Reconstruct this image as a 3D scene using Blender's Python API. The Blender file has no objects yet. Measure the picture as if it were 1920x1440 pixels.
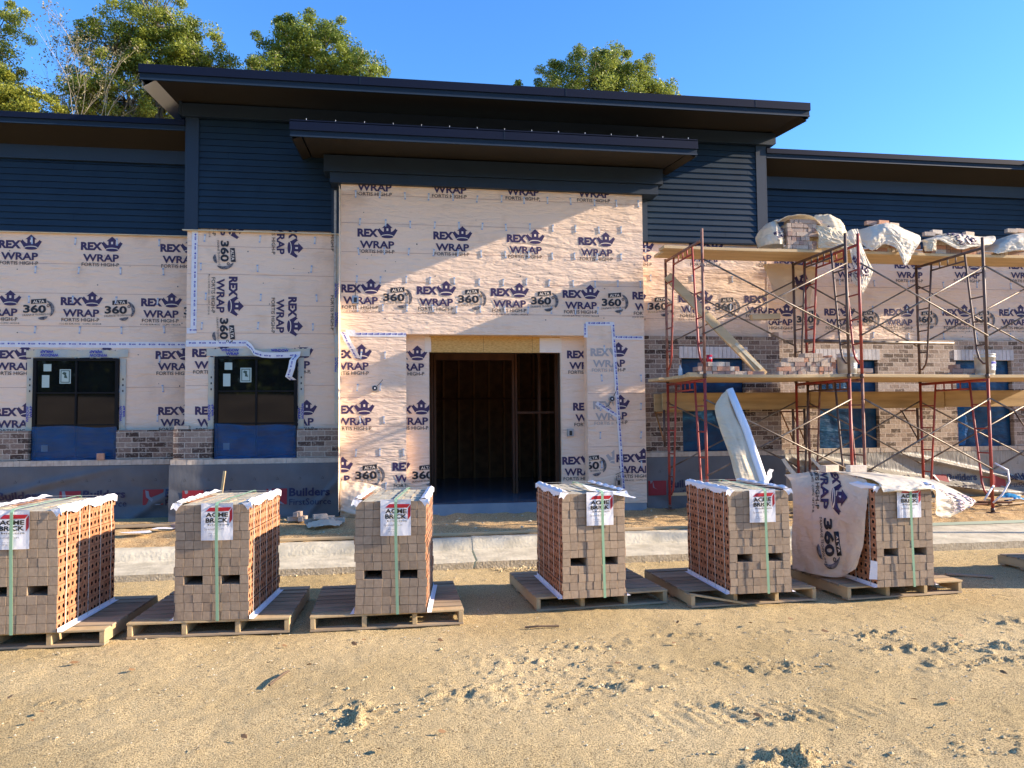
import bpy, math, random
import numpy as np
from mathutils import Vector, Matrix, Euler, noise as mn
random.seed(7)
rng=np.random.default_rng(11)
sc=bpy.context.scene
COL=sc.collection
R=math.radians

# ---------------------------------------------------------------- materials
MATS={}
def _nt(name):
    m=bpy.data.materials.new(name); m.use_nodes=True
    nt=m.node_tree; b=nt.nodes['Principled BSDF']
    return m,nt,b
def mat(name,c,rough=.6,c2=None,scale=4,detail=4,metal=0,spec=None,bump=0,bscale=40,bdist=.01,alpha=1,
        stretch=(1,1,1),rot=(0,0,0),trans=0,contrast=(.35,.65),bdetail=4,bstretch=(1,1,1),brot=(0,0,0),coat=0,sub=0):
    m,nt,b=_nt(name); N=nt.nodes; L=nt.links
    b.inputs['Base Color'].default_value=(*c,1); b.inputs['Roughness'].default_value=rough
    b.inputs['Metallic'].default_value=metal
    if spec is not None: b.inputs['Specular IOR Level'].default_value=spec
    if alpha<1: b.inputs['Alpha'].default_value=alpha
    if trans: b.inputs['Transmission Weight'].default_value=trans
    if coat: b.inputs['Coat Weight'].default_value=coat
    tc=N.new('ShaderNodeTexCoord')
    if c2 is not None:
        mp=N.new('ShaderNodeMapping'); mp.inputs['Scale'].default_value=stretch; mp.inputs['Rotation'].default_value=rot
        L.new(tc.outputs['Object'],mp.inputs['Vector'])
        n=N.new('ShaderNodeTexNoise'); n.inputs['Scale'].default_value=scale; n.inputs['Detail'].default_value=detail
        L.new(mp.outputs[0],n.inputs['Vector'])
        r=N.new('ShaderNodeValToRGB'); r.color_ramp.elements[0].position=contrast[0]; r.color_ramp.elements[1].position=contrast[1]
        r.color_ramp.elements[0].color=(*c,1); r.color_ramp.elements[1].color=(*c2,1)
        L.new(n.outputs['Fac'],r.inputs['Fac']); L.new(r.outputs[0],b.inputs['Base Color'])
    if bump:
        mp=N.new('ShaderNodeMapping'); mp.inputs['Scale'].default_value=bstretch; mp.inputs['Rotation'].default_value=brot
        L.new(tc.outputs['Object'],mp.inputs['Vector'])
        n=N.new('ShaderNodeTexNoise'); n.inputs['Scale'].default_value=bscale; n.inputs['Detail'].default_value=bdetail
        L.new(mp.outputs[0],n.inputs['Vector'])
        bp=N.new('ShaderNodeBump'); bp.inputs['Strength'].default_value=bump; bp.inputs['Distance'].default_value=bdist
        L.new(n.outputs['Fac'],bp.inputs['Height']); L.new(bp.outputs[0],b.inputs['Normal'])
    if sub:
        tr=N.new('ShaderNodeBsdfTranslucent'); tr.inputs['Color'].default_value=(*[min(1,x*1.1) for x in c],1)
        ms=N.new('ShaderNodeMixShader'); ms.inputs[0].default_value=sub; L.new(b.outputs[0],ms.inputs[1]); L.new(tr.outputs[0],ms.inputs[2]); L.new(ms.outputs[0],N['Material Output'].inputs['Surface'])
    MATS[name]=m
    return m

def wrap_mat(name,base,base2,wr=1.0,sub=0,sc_=1):
    """sheet with long diagonal pull wrinkles and fine crinkle"""
    m,nt,b=_nt(name); N=nt.nodes; L=nt.links
    b.inputs['Roughness'].default_value=.5; b.inputs['Specular IOR Level'].default_value=.35
    tc=N.new('ShaderNodeTexCoord')
    n0=N.new('ShaderNodeTexNoise'); n0.inputs['Scale'].default_value=.9; n0.inputs['Detail'].default_value=5
    L.new(tc.outputs['Object'],n0.inputs['Vector'])
    mx=N.new('ShaderNodeMix'); mx.data_type='RGBA'; mx.inputs['A'].default_value=(*base,1); mx.inputs['B'].default_value=(*base2,1)
    L.new(n0.outputs['Fac'],mx.inputs['Factor']); L.new(mx.outputs['Result'],b.inputs['Base Color'])
    def wr_noise(scale,rot,st,det=3):
        mp=N.new('ShaderNodeMapping'); mp.inputs['Rotation'].default_value=(0,R(rot),0); mp.inputs['Scale'].default_value=st
        L.new(tc.outputs['Object'],mp.inputs['Vector'])
        n=N.new('ShaderNodeTexNoise'); n.inputs['Scale'].default_value=scale; n.inputs['Detail'].default_value=det
        n.inputs['Distortion'].default_value=.4
        L.new(mp.outputs[0],n.inputs['Vector']); return n.outputs['Fac']
    a=wr_noise(3.2,28,(.45,1,2.2)); c=wr_noise(4.5,-35,(.5,1,2.0)); d=wr_noise(9,0,(1,1,1),5)
    e=wr_noise(2.2,85,(.35,1,1.8))
    def add(x,y,w):
        q=N.new('ShaderNodeMath'); q.operation='MULTIPLY_ADD'; q.inputs[1].default_value=w
        L.new(y,q.inputs[0]); L.new(x,q.inputs[2]); return q.outputs[0]
    # ridged: |n-.5|
    def ridge(x):
        s=N.new('ShaderNodeMath'); s.operation='SUBTRACT'; s.inputs[1].default_value=.5; L.new(x,s.inputs[0])
        q=N.new('ShaderNodeMath'); q.operation='ABSOLUTE'; L.new(s.outputs[0],q.inputs[0]); return q.outputs[0]
    h=add(ridge(a),ridge(c),.8); h=add(h,d,.12); h=add(h,e,.5); h=add(h,ridge(wr_noise(7.5,50,(.5,1,1.8))),.35); h=add(h,ridge(wr_noise(13,-20,(.6,1,1.5))),.2)
    bp=N.new('ShaderNodeBump'); bp.inputs['Strength'].default_value=1; bp.inputs['Distance'].default_value=.012*wr
    L.new(h,bp.inputs['Height']); L.new(bp.outputs[0],b.inputs['Normal'])
    dn=N.new('ShaderNodeTexNoise'); dn.inputs['Scale'].default_value=2.3; dn.inputs['Detail'].default_value=7; L.new(tc.outputs['Object'],dn.inputs['Vector'])
    dr=N.new('ShaderNodeValToRGB'); dr.color_ramp.elements[0].position=.55; dr.color_ramp.elements[1].position=.75; dr.color_ramp.elements[0].color=(1,1,1,1); dr.color_ramp.elements[1].color=(.86,.83,.80,1)
    L.new(dn.outputs['Fac'],dr.inputs['Fac']); mm=N.new('ShaderNodeMix'); mm.data_type='RGBA'; mm.blend_type='MULTIPLY'; mm.inputs['Factor'].default_value=1
    L.new(mx.outputs['Result'],mm.inputs['A']); L.new(dr.outputs[0],mm.inputs['B']); L.new(mm.outputs['Result'],b.inputs['Base Color'])
    if sub:
        tr=N.new('ShaderNodeBsdfTranslucent'); tr.inputs['Color'].default_value=(*base2,1); L.new(bp.outputs[0],tr.inputs['Normal'])
        ms=N.new('ShaderNodeMixShader'); ms.inputs[0].default_value=sub; L.new(b.outputs[0],ms.inputs[1]); L.new(tr.outputs[0],ms.inputs[2]); L.new(ms.outputs[0],N['Material Output'].inputs['Surface'])
    MATS[name]=m; return m

def brick_mat(name,c1,c2,c3,mortar,flip=False,bw=.203,rh=.0795,off=.5):
    m,nt,b=_nt(name); N=nt.nodes; L=nt.links
    tc=N.new('ShaderNodeTexCoord'); sp=N.new('ShaderNodeSeparateXYZ'); L.new(tc.outputs['Object'],sp.inputs[0])
    cb=N.new('ShaderNodeCombineXYZ')
    if flip: L.new(sp.outputs['Y'],cb.inputs[0])
    else: L.new(sp.outputs['X'],cb.inputs[0])
    L.new(sp.outputs['Z'],cb.inputs[1])
    # small wobble of the courses
    wn=N.new('ShaderNodeTexNoise'); wn.inputs['Scale'].default_value=14; L.new(tc.outputs['Object'],wn.inputs['Vector'])
    va=N.new('ShaderNodeVectorMath'); va.operation='SCALE'; va.inputs['Scale'].default_value=.008; L.new(wn.outputs['Color'],va.inputs[0])
    vb=N.new('ShaderNodeVectorMath'); vb.operation='ADD'; L.new(cb.outputs[0],vb.inputs[0]); L.new(va.outputs[0],vb.inputs[1])
    bt=N.new('ShaderNodeTexBrick'); bt.offset=off; bt.inputs['Scale'].default_value=1
    bt.inputs['Brick Width'].default_value=bw; bt.inputs['Row Height'].default_value=rh
    bt.inputs['Mortar Size'].default_value=.0062; bt.inputs['Mortar Smooth'].default_value=.25; bt.inputs['Bias'].default_value=0
    bt.inputs['Color1'].default_value=(0,0,0,1); bt.inputs['Color2'].default_value=(1,1,1,1); bt.inputs['Mortar'].default_value=(.5,.5,.5,1)
    L.new(vb.outputs[0],bt.inputs['Vector'])
    r=N.new('ShaderNodeValToRGB'); e=r.color_ramp.elements; e[0].position=.12; e[0].color=(*c1,1); e[1].position=.95; e[1].color=(*c3,1)
    q=e.new(.5); q.color=(*c2,1)
    L.new(bt.outputs['Color'],r.inputs['Fac'])
    sm=N.new('ShaderNodeTexNoise'); sm.inputs['Scale'].default_value=30; sm.inputs['Detail'].default_value=6; L.new(tc.outputs['Object'],sm.inputs['Vector'])
    rr=N.new('ShaderNodeValToRGB'); rr.color_ramp.elements[0].position=.52; rr.color_ramp.elements[1].position=.72
    rr.color_ramp.elements[0].color=(0,0,0,1); rr.color_ramp.elements[1].color=(.75,.75,.75,1)
    L.new(sm.outputs['Fac'],rr.inputs['Fac'])
    m1=N.new('ShaderNodeMix'); m1.data_type='RGBA'; L.new(rr.outputs[0],m1.inputs['Factor']); L.new(r.outputs[0],m1.inputs['A'])
    m1.inputs['B'].default_value=(*[x*.9 for x in mortar],1)
    m2=N.new('ShaderNodeMix'); m2.data_type='RGBA'; L.new(bt.outputs['Fac'],m2.inputs['Factor']); L.new(m1.outputs['Result'],m2.inputs['A'])
    m2.inputs['B'].default_value=(*mortar,1); L.new(m2.outputs['Result'],b.inputs['Base Color'])
    b.inputs['Roughness'].default_value=.9
    inv=N.new('ShaderNodeMath'); inv.operation='MULTIPLY_ADD'; inv.inputs[1].default_value=-1; L.new(bt.outputs['Fac'],inv.inputs[0]); 
    L.new(sm.outputs['Fac'],inv.inputs[2])
    bp=N.new('ShaderNodeBump'); bp.inputs['Distance'].default_value=.006; bp.inputs['Strength'].default_value=.9
    L.new(inv.outputs[0],bp.inputs['Height']); L.new(bp.outputs[0],b.inputs['Normal'])
    MATS[name]=m; return m

def ground_mat(name,c1,c2,c3,fine=90):
    m,nt,b=_nt(name); N=nt.nodes; L=nt.links
    tc=N.new('ShaderNodeTexCoord')
    a=N.new('ShaderNodeTexNoise'); a.inputs['Scale'].default_value=.55; a.inputs['Detail'].default_value=6; L.new(tc.outputs['Object'],a.inputs['Vector'])
    f=N.new('ShaderNodeTexNoise'); f.inputs['Scale'].default_value=fine; f.inputs['Detail'].default_value=3; L.new(tc.outputs['Object'],f.inputs['Vector'])
    r=N.new('ShaderNodeValToRGB'); e=r.color_ramp.elements; e[0].position=.36; e[0].color=(*c1,1); e[1].position=.64; e[1].color=(*c2,1)
    L.new(a.outputs['Fac'],r.inputs['Fac'])
    r2=N.new('ShaderNodeValToRGB'); e=r2.color_ramp.elements; e[0].position=.38; e[0].color=(.15,.15,.15,1); e[1].position=.55; e[1].color=(1,1,1,1)
    L.new(f.outputs['Fac'],r2.inputs['Fac'])
    mx=N.new('ShaderNodeMix'); mx.data_type='RGBA'; mx.inputs['A'].default_value=(*c3,1); L.new(r2.outputs[0],mx.inputs['Factor']); L.new(r.outputs[0],mx.inputs['B'])
    L.new(mx.outputs['Result'],b.inputs['Base Color']); b.inputs['Roughness'].default_value=.95; b.inputs['Specular IOR Level'].default_value=.15
    g=N.new('ShaderNodeTexNoise'); g.inputs['Scale'].default_value=fine*1.5; g.inputs['Detail'].default_value=5; L.new(tc.outputs['Object'],g.inputs['Vector'])
    bp=N.new('ShaderNodeBump'); bp.inputs['Distance'].default_value=.016; bp.inputs['Strength'].default_value=1
    L.new(g.outputs['Fac'],bp.inputs['Height']); L.new(bp.outputs[0],b.inputs['Normal'])
    MATS[name]=m; return m

def leaf_mat(name,c,c2):
    m,nt,b=_nt(name); N=nt.nodes; L=nt.links
    at=N.new('ShaderNodeAttribute'); at.attribute_name='tone'
    mx=N.new('ShaderNodeMix'); mx.data_type='RGBA'; mx.inputs['A'].default_value=(*c,1); mx.inputs['B'].default_value=(*c2,1)
    L.new(at.outputs['Fac'],mx.inputs['Factor']); L.new(mx.outputs['Result'],b.inputs['Base Color'])
    b.inputs['Roughness'].default_value=.45; b.inputs['Specular IOR Level'].default_value=.4
    tr=N.new('ShaderNodeBsdfTranslucent'); L.new(mx.outputs['Result'],tr.inputs['Color'])
    ms=N.new('ShaderNodeMixShader'); ms.inputs[0].default_value=.38
    L.new(b.outputs[0],ms.inputs[1]); L.new(tr.outputs[0],ms.inputs[2]); L.new(ms.outputs[0],N['Material Output'].inputs['Surface'])
    MATS[name]=m; return m

wrap_mat('wrap',(.78,.575,.415),(.86,.645,.475),3.0)
wrap_mat('wrap_flap',(.78,.64,.50),(.84,.70,.56),.8)
mat('ink',(.035,.018,.075),.55); mat('ink_black',(.012,.012,.018),.5); mat('ink_pale',(.40,.36,.34),.6)
mat('ink_blue',(.01,.015,.35),.5); mat('ink_red',(.25,.010,.018),.6); mat('ink_navy',(.006,.008,.05),.5)
mat('ink_swoosh',(.02,.02,.03),.5,(.22,.2,.2),30,3)
mat('pen_line',(.30,.14,.13),.7)
mat('tape',(.68,.66,.68),.4,(.76,.74,.74),6); mat('tape_win',(.58,.50,.34),.35,(.42,.45,.42),5,3,spec=.6,bump=.5,bscale=14,bdist=.01)
mat('clip_white',(.62,.62,.62),.35); mat('clip_blue',(.28,.38,.55),.35)
mat('siding',(.008,.021,.040),.5,(.010,.026,.047),2.5,3,spec=.3,bump=.25,bscale=60,bdist=.002,bstretch=(.1,1,1))
mat('trim_blue',(.005,.016,.036),.55,(.006,.019,.040),3,bump=.3,bscale=120,bdist=.002)
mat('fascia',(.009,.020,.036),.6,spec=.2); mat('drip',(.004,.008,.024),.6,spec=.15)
mat('soffit',(.018,.0135,.0075),.75,(.021,.016,.009),.8,spec=.3); mat('soffit_sunlit',(.58,.58,.56),.5)
mat('roof_metal',(.012,.018,.032),.5)
mat('osb',(.52,.27,.06),.7,(.70,.42,.13),22,6,stretch=(1,1,3),bump=.4,bscale=60,bdist=.004)
mat('stud_back',(.42,.19,.07),.8); mat('stud',(.11,.04,.016),.8,(.17,.065,.026),5,4,stretch=(1,1,.2))  # front studs darkened for interior shade; stud_back kept brighter to show
mat('inside',(.06,.035,.02),.9); mat('osb_shaded',(.16,.07,.028),.85,(.24,.11,.045),8,5)  # interior shade put into the inner sheathing's OSB colour
mat('slab',(.20,.23,.27),.6,(.30,.31,.33),3,bump=.3,bscale=30,bdist=.006)
mat('slab_floor',(.10,.13,.18),.25,(.14,.17,.21),2)
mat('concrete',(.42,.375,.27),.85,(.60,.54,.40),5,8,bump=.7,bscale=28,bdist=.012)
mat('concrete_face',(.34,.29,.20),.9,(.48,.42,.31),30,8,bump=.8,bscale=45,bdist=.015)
mat('rowlock',(.44,.36,.28),.9,(.58,.49,.39),14,6,bump=.6,bscale=60,bdist=.005)
mat('lintel_a',(.55,.52,.50),.85,(.66,.63,.60),10,5,bump=.5,bscale=70,bdist=.004)
mat('lintel_b',(.47,.45,.44),.85,(.58,.55,.52),10,5,bump=.5,bscale=70,bdist=.004)
brick_mat('brick_wall',(.06,.036,.027),(.215,.145,.11),(.32,.245,.185),(.52,.44,.35))
brick_mat('brick_wall_pale',(.12,.085,.06),(.34,.25,.185),(.44,.35,.27),(.62,.52,.42))
mat('win_frame',(.005,.005,.006),.5,spec=.2); 
mat('glass',(.006,.007,.008),.03,spec=.5)
mat('film_blue',(.0,.055,.17),.3,(.0,.09,.26),6,4,alpha=.6,bump=.9,bscale=7,bdist=.03,bstretch=(.5,1,2.4),brot=(0,R(25),0),spec=.6)
mat('film_blue_dark',(.0,.030,.090),.35,(.0,.060,.15),6,4,alpha=.93,bump=1,bscale=6,bdist=.035,bstretch=(.6,1,1.8),brot=(0,R(-20),0),spec=.35)
mat('film_blue_bright',(.0,.14,.42),.2,(.0,.08,.24),6,bump=1,bscale=8,bdist=.03)
mat('sticker',(.42,.52,.46),.6); mat('sticker_dark',(.03,.07,.05),.6)
mat('tarp_grey',(.085,.09,.10),.5,(.11,.115,.125),3,4,spec=.5,bump=.35,bscale=9,bdist=.02,bstretch=(1,1,.4))
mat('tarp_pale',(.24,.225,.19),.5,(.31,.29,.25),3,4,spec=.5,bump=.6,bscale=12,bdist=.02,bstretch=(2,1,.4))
mat('pallet_wood',(.29,.215,.135),.85,(.42,.32,.205),6,6,stretch=(.3,2,2),bump=.6,bscale=30,bdist=.004,bstretch=(.1,2,2))
mat('pallet_wood_b',(.22,.165,.105),.85,(.34,.26,.165),6,6,stretch=(.3,2,2),bump=.6,bscale=30,bdist=.004,bstretch=(.1,2,2))
mat('stringer_wood',(.40,.29,.15),.85,(.50,.38,.21),6,6,stretch=(2,.3,2),bump=.4,bscale=30,bdist=.003,bstretch=(2,.1,2))
for i,(a,b_) in enumerate([((.32,.235,.155),(.38,.285,.195)),((.295,.215,.145),(.355,.265,.18)),((.34,.25,.17),(.40,.30,.205)),((.27,.195,.13),(.33,.245,.165))]):
    mat('brick_face_%d'%i,a,.95,b_,35,6,bump=.5,bscale=90,bdist=.003,bstretch=(1,1,.35))
for i,(a,b_) in enumerate([((.38,.155,.07),(.47,.225,.115)),((.31,.12,.052),(.42,.19,.09))]):
    mat('brick_bed_%d'%i,a,.9,b_,18,5,bump=.5,bscale=50,bdist=.004)
mat('brick_top_0',(.44,.40,.29),.9,(.55,.51,.38),20,5,bump=.8,bscale=60,bdist=.006)
mat('brick_top_1',(.36,.32,.24),.9,(.48,.44,.33),20,5,bump=.8,bscale=60,bdist=.006)
mat('core',(.035,.012,.007),.95)
for i,c in enumerate([(.44,.35,.27),(.36,.27,.21),(.46,.24,.15),(.30,.20,.16),(.50,.43,.35)]):
    mat('loose_brick_%d'%i,c,.9,tuple(x*1.25 for x in c),22,6,bump=.7,bscale=50,bdist=.005)
mat('strap_green',(.27,.45,.28),.45); mat('strap_white',(.55,.52,.46),.4); mat('edge_white',(.80,.80,.83),.45,bump=.6,bscale=30,bdist=.01)
mat('label_white',(.74,.74,.76),.4,bump=.6,bscale=9,bdist=.012); mat('label_red',(.45,.01,.025),.45); mat('label_black',(.01,.01,.01),.45); mat('label_grey',(.22,.22,.24),.5)
mat('scaf_red',(.36,.036,.024),.5,(.19,.045,.028),7,6,metal=.0,contrast=(.45,.7),spec=.6)
mat('scaf_rust',(.19,.055,.035),.6,(.30,.20,.15),9,6,contrast=(.4,.75),spec=.5)
mat('scaf_dark',(.06,.035,.028),.55,(.16,.08,.05),7,6,contrast=(.4,.75),spec=.6)
mat('brace_steel',(.22,.19,.16),.45,(.10,.07,.05),8,5,metal=.4)
mat('bracket_orange',(.40,.16,.04),.6)
mat('plank_wood',(.47,.335,.175),.85,(.60,.44,.24),4,6,stretch=(.2,2,2),bump=.5,bscale=24,bdist=.004,bstretch=(.08,2,2))
mat('plank_under',(.50,.38,.19),.85,(.62,.49,.27),4,6,stretch=(.2,2,2))
mat('plank_edge_board',(.34,.23,.105),.85,(.47,.33,.16),4,7,stretch=(.4,1,3),bump=.5,bscale=20,bdist=.004,bstretch=(.1,1,3))
mat('mortar_dust',(.50,.48,.44),.95,(.36,.33,.28),20)
wrap_mat('sheet_white',(.80,.72,.57),(.87,.80,.66),3.2,.3)
wrap_mat('sheet_cream',(.76,.66,.46),(.84,.75,.56),3.2,.3)
wrap_mat('sheet_pink',(.80,.66,.49),(.87,.74,.57),2.0,.3)
mat('edge_smooth',(.80,.80,.83),.4); mat('bucket_white',(.60,.60,.56),.4,(.42,.42,.38),7,5,bump=.2); mat('metal_grey',(.35,.37,.40),.35,metal=.8)
mat('red_plastic',(.5,.01,.03),.35); mat('clear_plastic',(.55,.65,.72),.15,alpha=.6); mat('blue_plastic',(.02,.22,.50),.35,bump=.8,bscale=15,bdist=.03)
mat('black_plastic',(.01,.01,.012),.5)
mat('bark',(.10,.085,.065),.9,(.20,.17,.13),3,6,stretch=(1,1,.2),bump=.6,bscale=12,bdist=.03)
mat('bark_pale',(.42,.36,.28),.9,(.55,.48,.38),3,6)
leaf_mat('leaf_oak',(.06,.11,.018),(.38,.41,.06)); leaf_mat('leaf_mid',(.06,.115,.02),(.36,.41,.06))
leaf_mat('leaf_yellow',(.17,.22,.03),(.46,.45,.07)); leaf_mat('leaf_dry',(.16,.13,.06),(.34,.31,.17))
leaf_mat('leaf_r',(.08,.13,.022),(.36,.40,.07))
ground_mat('dirt',(.62,.465,.225),(.81,.63,.34),(.14,.10,.05),130); ground_mat('soil',(.54,.36,.17),(.66,.48,.25),(.26,.15,.07),60)
mat('tarp_mark',(.18,.19,.22),.5); mat('ink_faded',(.45,.36,.40),.5)
mat('clod',(.50,.39,.21),.95,(.64,.51,.29),30,5,bump=.8,bscale=60,bdist=.01)
mat('stone',(.46,.39,.27),.9,(.62,.54,.38),20)
mat('dead_leaf',(.20,.11,.045),.8); mat('twig',(.12,.08,.05),.9); mat('green_leaf',(.05,.14,.03),.5)
mat('hill_grass',(.36,.25,.13),.95,(.22,.15,.075),.35,6)

# ---------------------------------------------------------------- mesh building
class MB:
    def __init__(s): s.v=[];s.f=[];s.m=[];s.keys=[]
    def mi(s,k):
        if k not in s.keys: s.keys.append(k)
        return s.keys.index(k)
    def add(s,vs,fs,k):
        o=len(s.v); s.v.extend([tuple(p) for p in vs]); i=s.mi(k)
        for f in fs: s.f.append([o+j for j in f]); s.m.append(i)
    def quad(s,a,b,c,d,k): s.add([a,b,c,d],[(0,1,2,3)],k)
    def box(s,x0,x1,y0,y1,z0,z1,k,M=None):
        vs=[(x,y,z) for x in (x0,x1) for y in (y0,y1) for z in (z0,z1)]
        if M is not None: vs=[tuple(M@Vector(p)) for p in vs]
        s.add(vs,[(0,1,3,2),(4,6,7,5),(0,4,5,1),(2,3,7,6),(0,2,6,4),(1,5,7,3)],k)
    def ctrbox(s,c,d,k,rz=0,rx=0,ry=0):
        M=Matrix.Translation(c)@Euler((rx,ry,rz)).to_matrix().to_4x4()
        s.box(-d[0]/2,d[0]/2,-d[1]/2,d[1]/2,-d[2]/2,d[2]/2,k,M)
    def board(s,p0,p1,w,t,k,up=(0,0,1)):
        """box along p0->p1, width w along 'side', thickness t along 'up'"""
        p0=Vector(p0);p1=Vector(p1);d=(p1-p0);l=d.length;d.normalize();u=Vector(up)
        sd=d.cross(u); 
        if sd.length<1e-4: sd=d.cross(Vector((1,0,0)))
        sd.normalize();u=sd.cross(d)
        vs=[p0+d*(l*a)+sd*(w/2*b)+u*(t/2*c) for a in (0,1) for b in (-1,1) for c in (-1,1)]
        s.add(vs,[(0,1,3,2),(4,6,7,5),(0,4,5,1),(2,3,7,6),(0,2,6,4),(1,5,7,3)],k)
    def tube(s,pts,r,k,n=8,cap=True):
        pts=[Vector(p) for p in pts]; rs=r if isinstance(r,(list,tuple)) else [r]*len(pts)
        vs=[];fs=[]
        a=None
        for i,p in enumerate(pts):
            d=(pts[min(i+1,len(pts)-1)]-pts[max(i-1,0)]).normalized()
            if a is None:
                a=d.cross(Vector((0,0,1)) if abs(d.z)<.9 else Vector((1,0,0))).normalized()
            else:
                a=(a-d*a.dot(d)).normalized()
            b=d.cross(a)
            for j in range(n):
                t=2*math.pi*j/n; vs.append(p+(a*math.cos(t)+b*math.sin(t))*rs[i])
        for i in range(len(pts)-1):
            for j in range(n):
                fs.append((i*n+j,i*n+(j+1)%n,(i+1)*n+(j+1)%n,(i+1)*n+j))
        if cap: fs.append(tuple(range(n))[::-1]); fs.append(tuple((len(pts)-1)*n+j for j in range(n)))
        s.add(vs,fs,k)
    def lathe(s,prof,c,k,n=20,M=None):
        vs=[];fs=[]
        for (r,z) in prof:
            for j in range(n):
                t=2*math.pi*j/n; p=Vector((c[0]+r*math.cos(t),c[1]+r*math.sin(t),c[2]+z)); vs.append(p)
        for i in range(len(prof)-1):
            for j in range(n): fs.append((i*n+j,i*n+(j+1)%n,(i+1)*n+(j+1)%n,(i+1)*n+j))
        s.add(vs,fs,k)
    def build(s,name,parent=None,smooth=False,loc=None):
        me=bpy.data.meshes.new(name); me.from_pydata(s.v,[],s.f)
        for k in s.keys: me.materials.append(MATS[k])
        me.polygons.foreach_set('material_index',s.m)
        if smooth: me.polygons.foreach_set('use_smooth',[True]*len(s.f))
        me.update()
        o=bpy.data.objects.new(name,me); COL.objects.link(o)
        if parent is not None: o.parent=parent
        if loc is not None: o.location=loc
        return o
def tag(o,label=None,cat=None,group=None,kind=None):
    if label: o['label']=label
    if cat: o['category']=cat
    if group: o['group']=group
    if kind: o['kind']=kind
    return o
def thing(name,loc,label,cat,group=None,rz=0):
    o=bpy.data.objects.new(name,None); COL.objects.link(o); o.location=loc; o.rotation_euler=(0,0,rz); o.empty_display_size=.2
    return tag(o,label,cat,group)
def bevel(o,w=.004,seg=1):
    md=o.modifiers.new('bevel','BEVEL'); md.width=w; md.segments=seg; md.limit_method='ANGLE'; md.angle_limit=R(40)
    return o

# ---------------------------------------------------------------- lettering
def text_tris(s,bold=0,res=3):
    cu=bpy.data.curves.new('txt','FONT'); cu.body=s; cu.size=1; cu.offset=bold; cu.resolution_u=res; cu.fill_mode='FRONT'
    ob=bpy.data.objects.new('txt',cu); COL.objects.link(ob)
    dg=bpy.context.evaluated_depsgraph_get(); me=bpy.data.meshes.new_from_object(ob.evaluated_get(dg))
    vs=[(v.co.x,v.co.y) for v in me.vertices]; fs=[list(p.vertices) for p in me.polygons]
    bpy.data.objects.remove(ob); bpy.data.curves.remove(cu); bpy.data.meshes.remove(me)
    return vs,fs
def text_fit(s,x,y,w,h,key,bold=0,res=3):
    vs,fs=text_tris(s,bold,res)
    x0=min(a for a,b in vs);x1=max(a for a,b in vs);y0=min(b for a,b in vs);y1=max(b for a,b in vs)
    vs=[(x+(a-x0)/(x1-x0)*w,y+(b-y0)/(y1-y0)*h) for a,b in vs]
    return (vs,fs,key)
def poly(vs,key): return (vs,[list(range(len(vs)))],key)
def ell(cx,cy,rx,ry,key,n=20): return poly([(cx+rx*math.cos(2*math.pi*i/n),cy+ry*math.sin(2*math.pi*i/n)) for i in range(n)],key)
def arc(cx,cy,r0,r1,a0,a1,key,n=10,taper=True):
    vs=[];fs=[]
    for i in range(n+1):
        t=i/n;a=R(a0+(a1-a0)*t);w=(math.sin(math.pi*t)**.6 if taper else 1)
        rm=(r0+r1)/2;hw=(r1-r0)/2*max(w,.05)
        vs+=[(cx+(rm-hw)*math.cos(a),cy+(rm-hw)*math.sin(a)),(cx+(rm+hw)*math.cos(a),cy+(rm+hw)*math.sin(a))]
    for i in range(n): fs.append([2*i,2*i+1,2*i+3,2*i+2])
    return (vs,fs,key)
def crown(x,y,k='ink',hole='wrap_flap',low=False):
    # x,y lower-left of a 0.315 x 0.235 m emblem
    T=[]
    T.append(poly([(x+.06,y+.035),(x+.255,y+.035),(x+.313,y+.135),(x+.285,y+.15),(x+.285,y+.165),(x+.245,y+.12),(x+.222,y+.105),(x+.09,y+.105),(x+.07,y+.12),(x+.03,y+.165),(x+.03,y+.15),(x+.0,y+.135)],k))
    T.append(poly([(x+.103,y+.095),(x+.21,y+.095),(x+.21,y+.165),(x+.103,y+.165)],k))
    T.append(poly([(x+.075,y+.165),(x+.238,y+.165),(x+.157,y+.24)],k))
    if not low:
        T.append(poly([(x+.143,y+.12),(x+.171,y+.12),(x+.171,y+.158),(x+.143,y+.158)],hole))
        T.append(ell(x+.157,y+.032,.098,.033,hole,16)); 
    T.append(ell(x+.157,y+.027,.092,.025,k,16))
    return T
def split_layers(T):
    return T
def rex_logo(full360=False,small=True):
    T=[text_fit('REX',0,0,.312,.128,'ink',.055)]
    T+=crown(.298,-.018)
    T.append(text_fit('WRAP',.035,-.178,.525,.118,'ink',.03))
    T.append(text_fit('FORTIS HIGH-P',.018,-.252,.545,.055,'ink_black',.006,2))
    if full360:
        T.append(text_fit('ICC-ES ESR-4132   CCMC 14120-R',-.005,-.30,.60,.026,'ink_black',0,1))
        x=.64
        T.append(poly([(x+.11,.012),(x+.325,.03),(x+.325,.1),(x+.11,.082)],'ink_black'))
        v,f,_=text_fit('ALTA',x+.135,.028,.165,.045,'wrap_flap',.02,2); T.append(([(a,b+(a-x-.2)*.085) for a,b in v],f,'wrap_flap'))
        T.append(text_fit('360',x,-.125,.325,.125,'ink_black',.035))
        T.append(arc(x+.355,-.01,.012,.022,0,360,'ink_black',10,False))
        T.append(arc(x+.26,-.075,.135,.185,-38,62,'ink_swoosh',12))
        T.append(arc(x+.26,-.075,.11,.16,-110,-48,'ink_swoosh',8))
        v,f,_=text_fit('DRAINAGE TECHNOLOGY',x-.005,-.165,.41,.03,'ink_black',.006,1); T.append(([(a,b+(a-x-.2)*.06) for a,b in v],f,'ink_black'))
    return T
LOGO0=rex_logo(); LOGO1=rex_logo(True)
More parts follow.
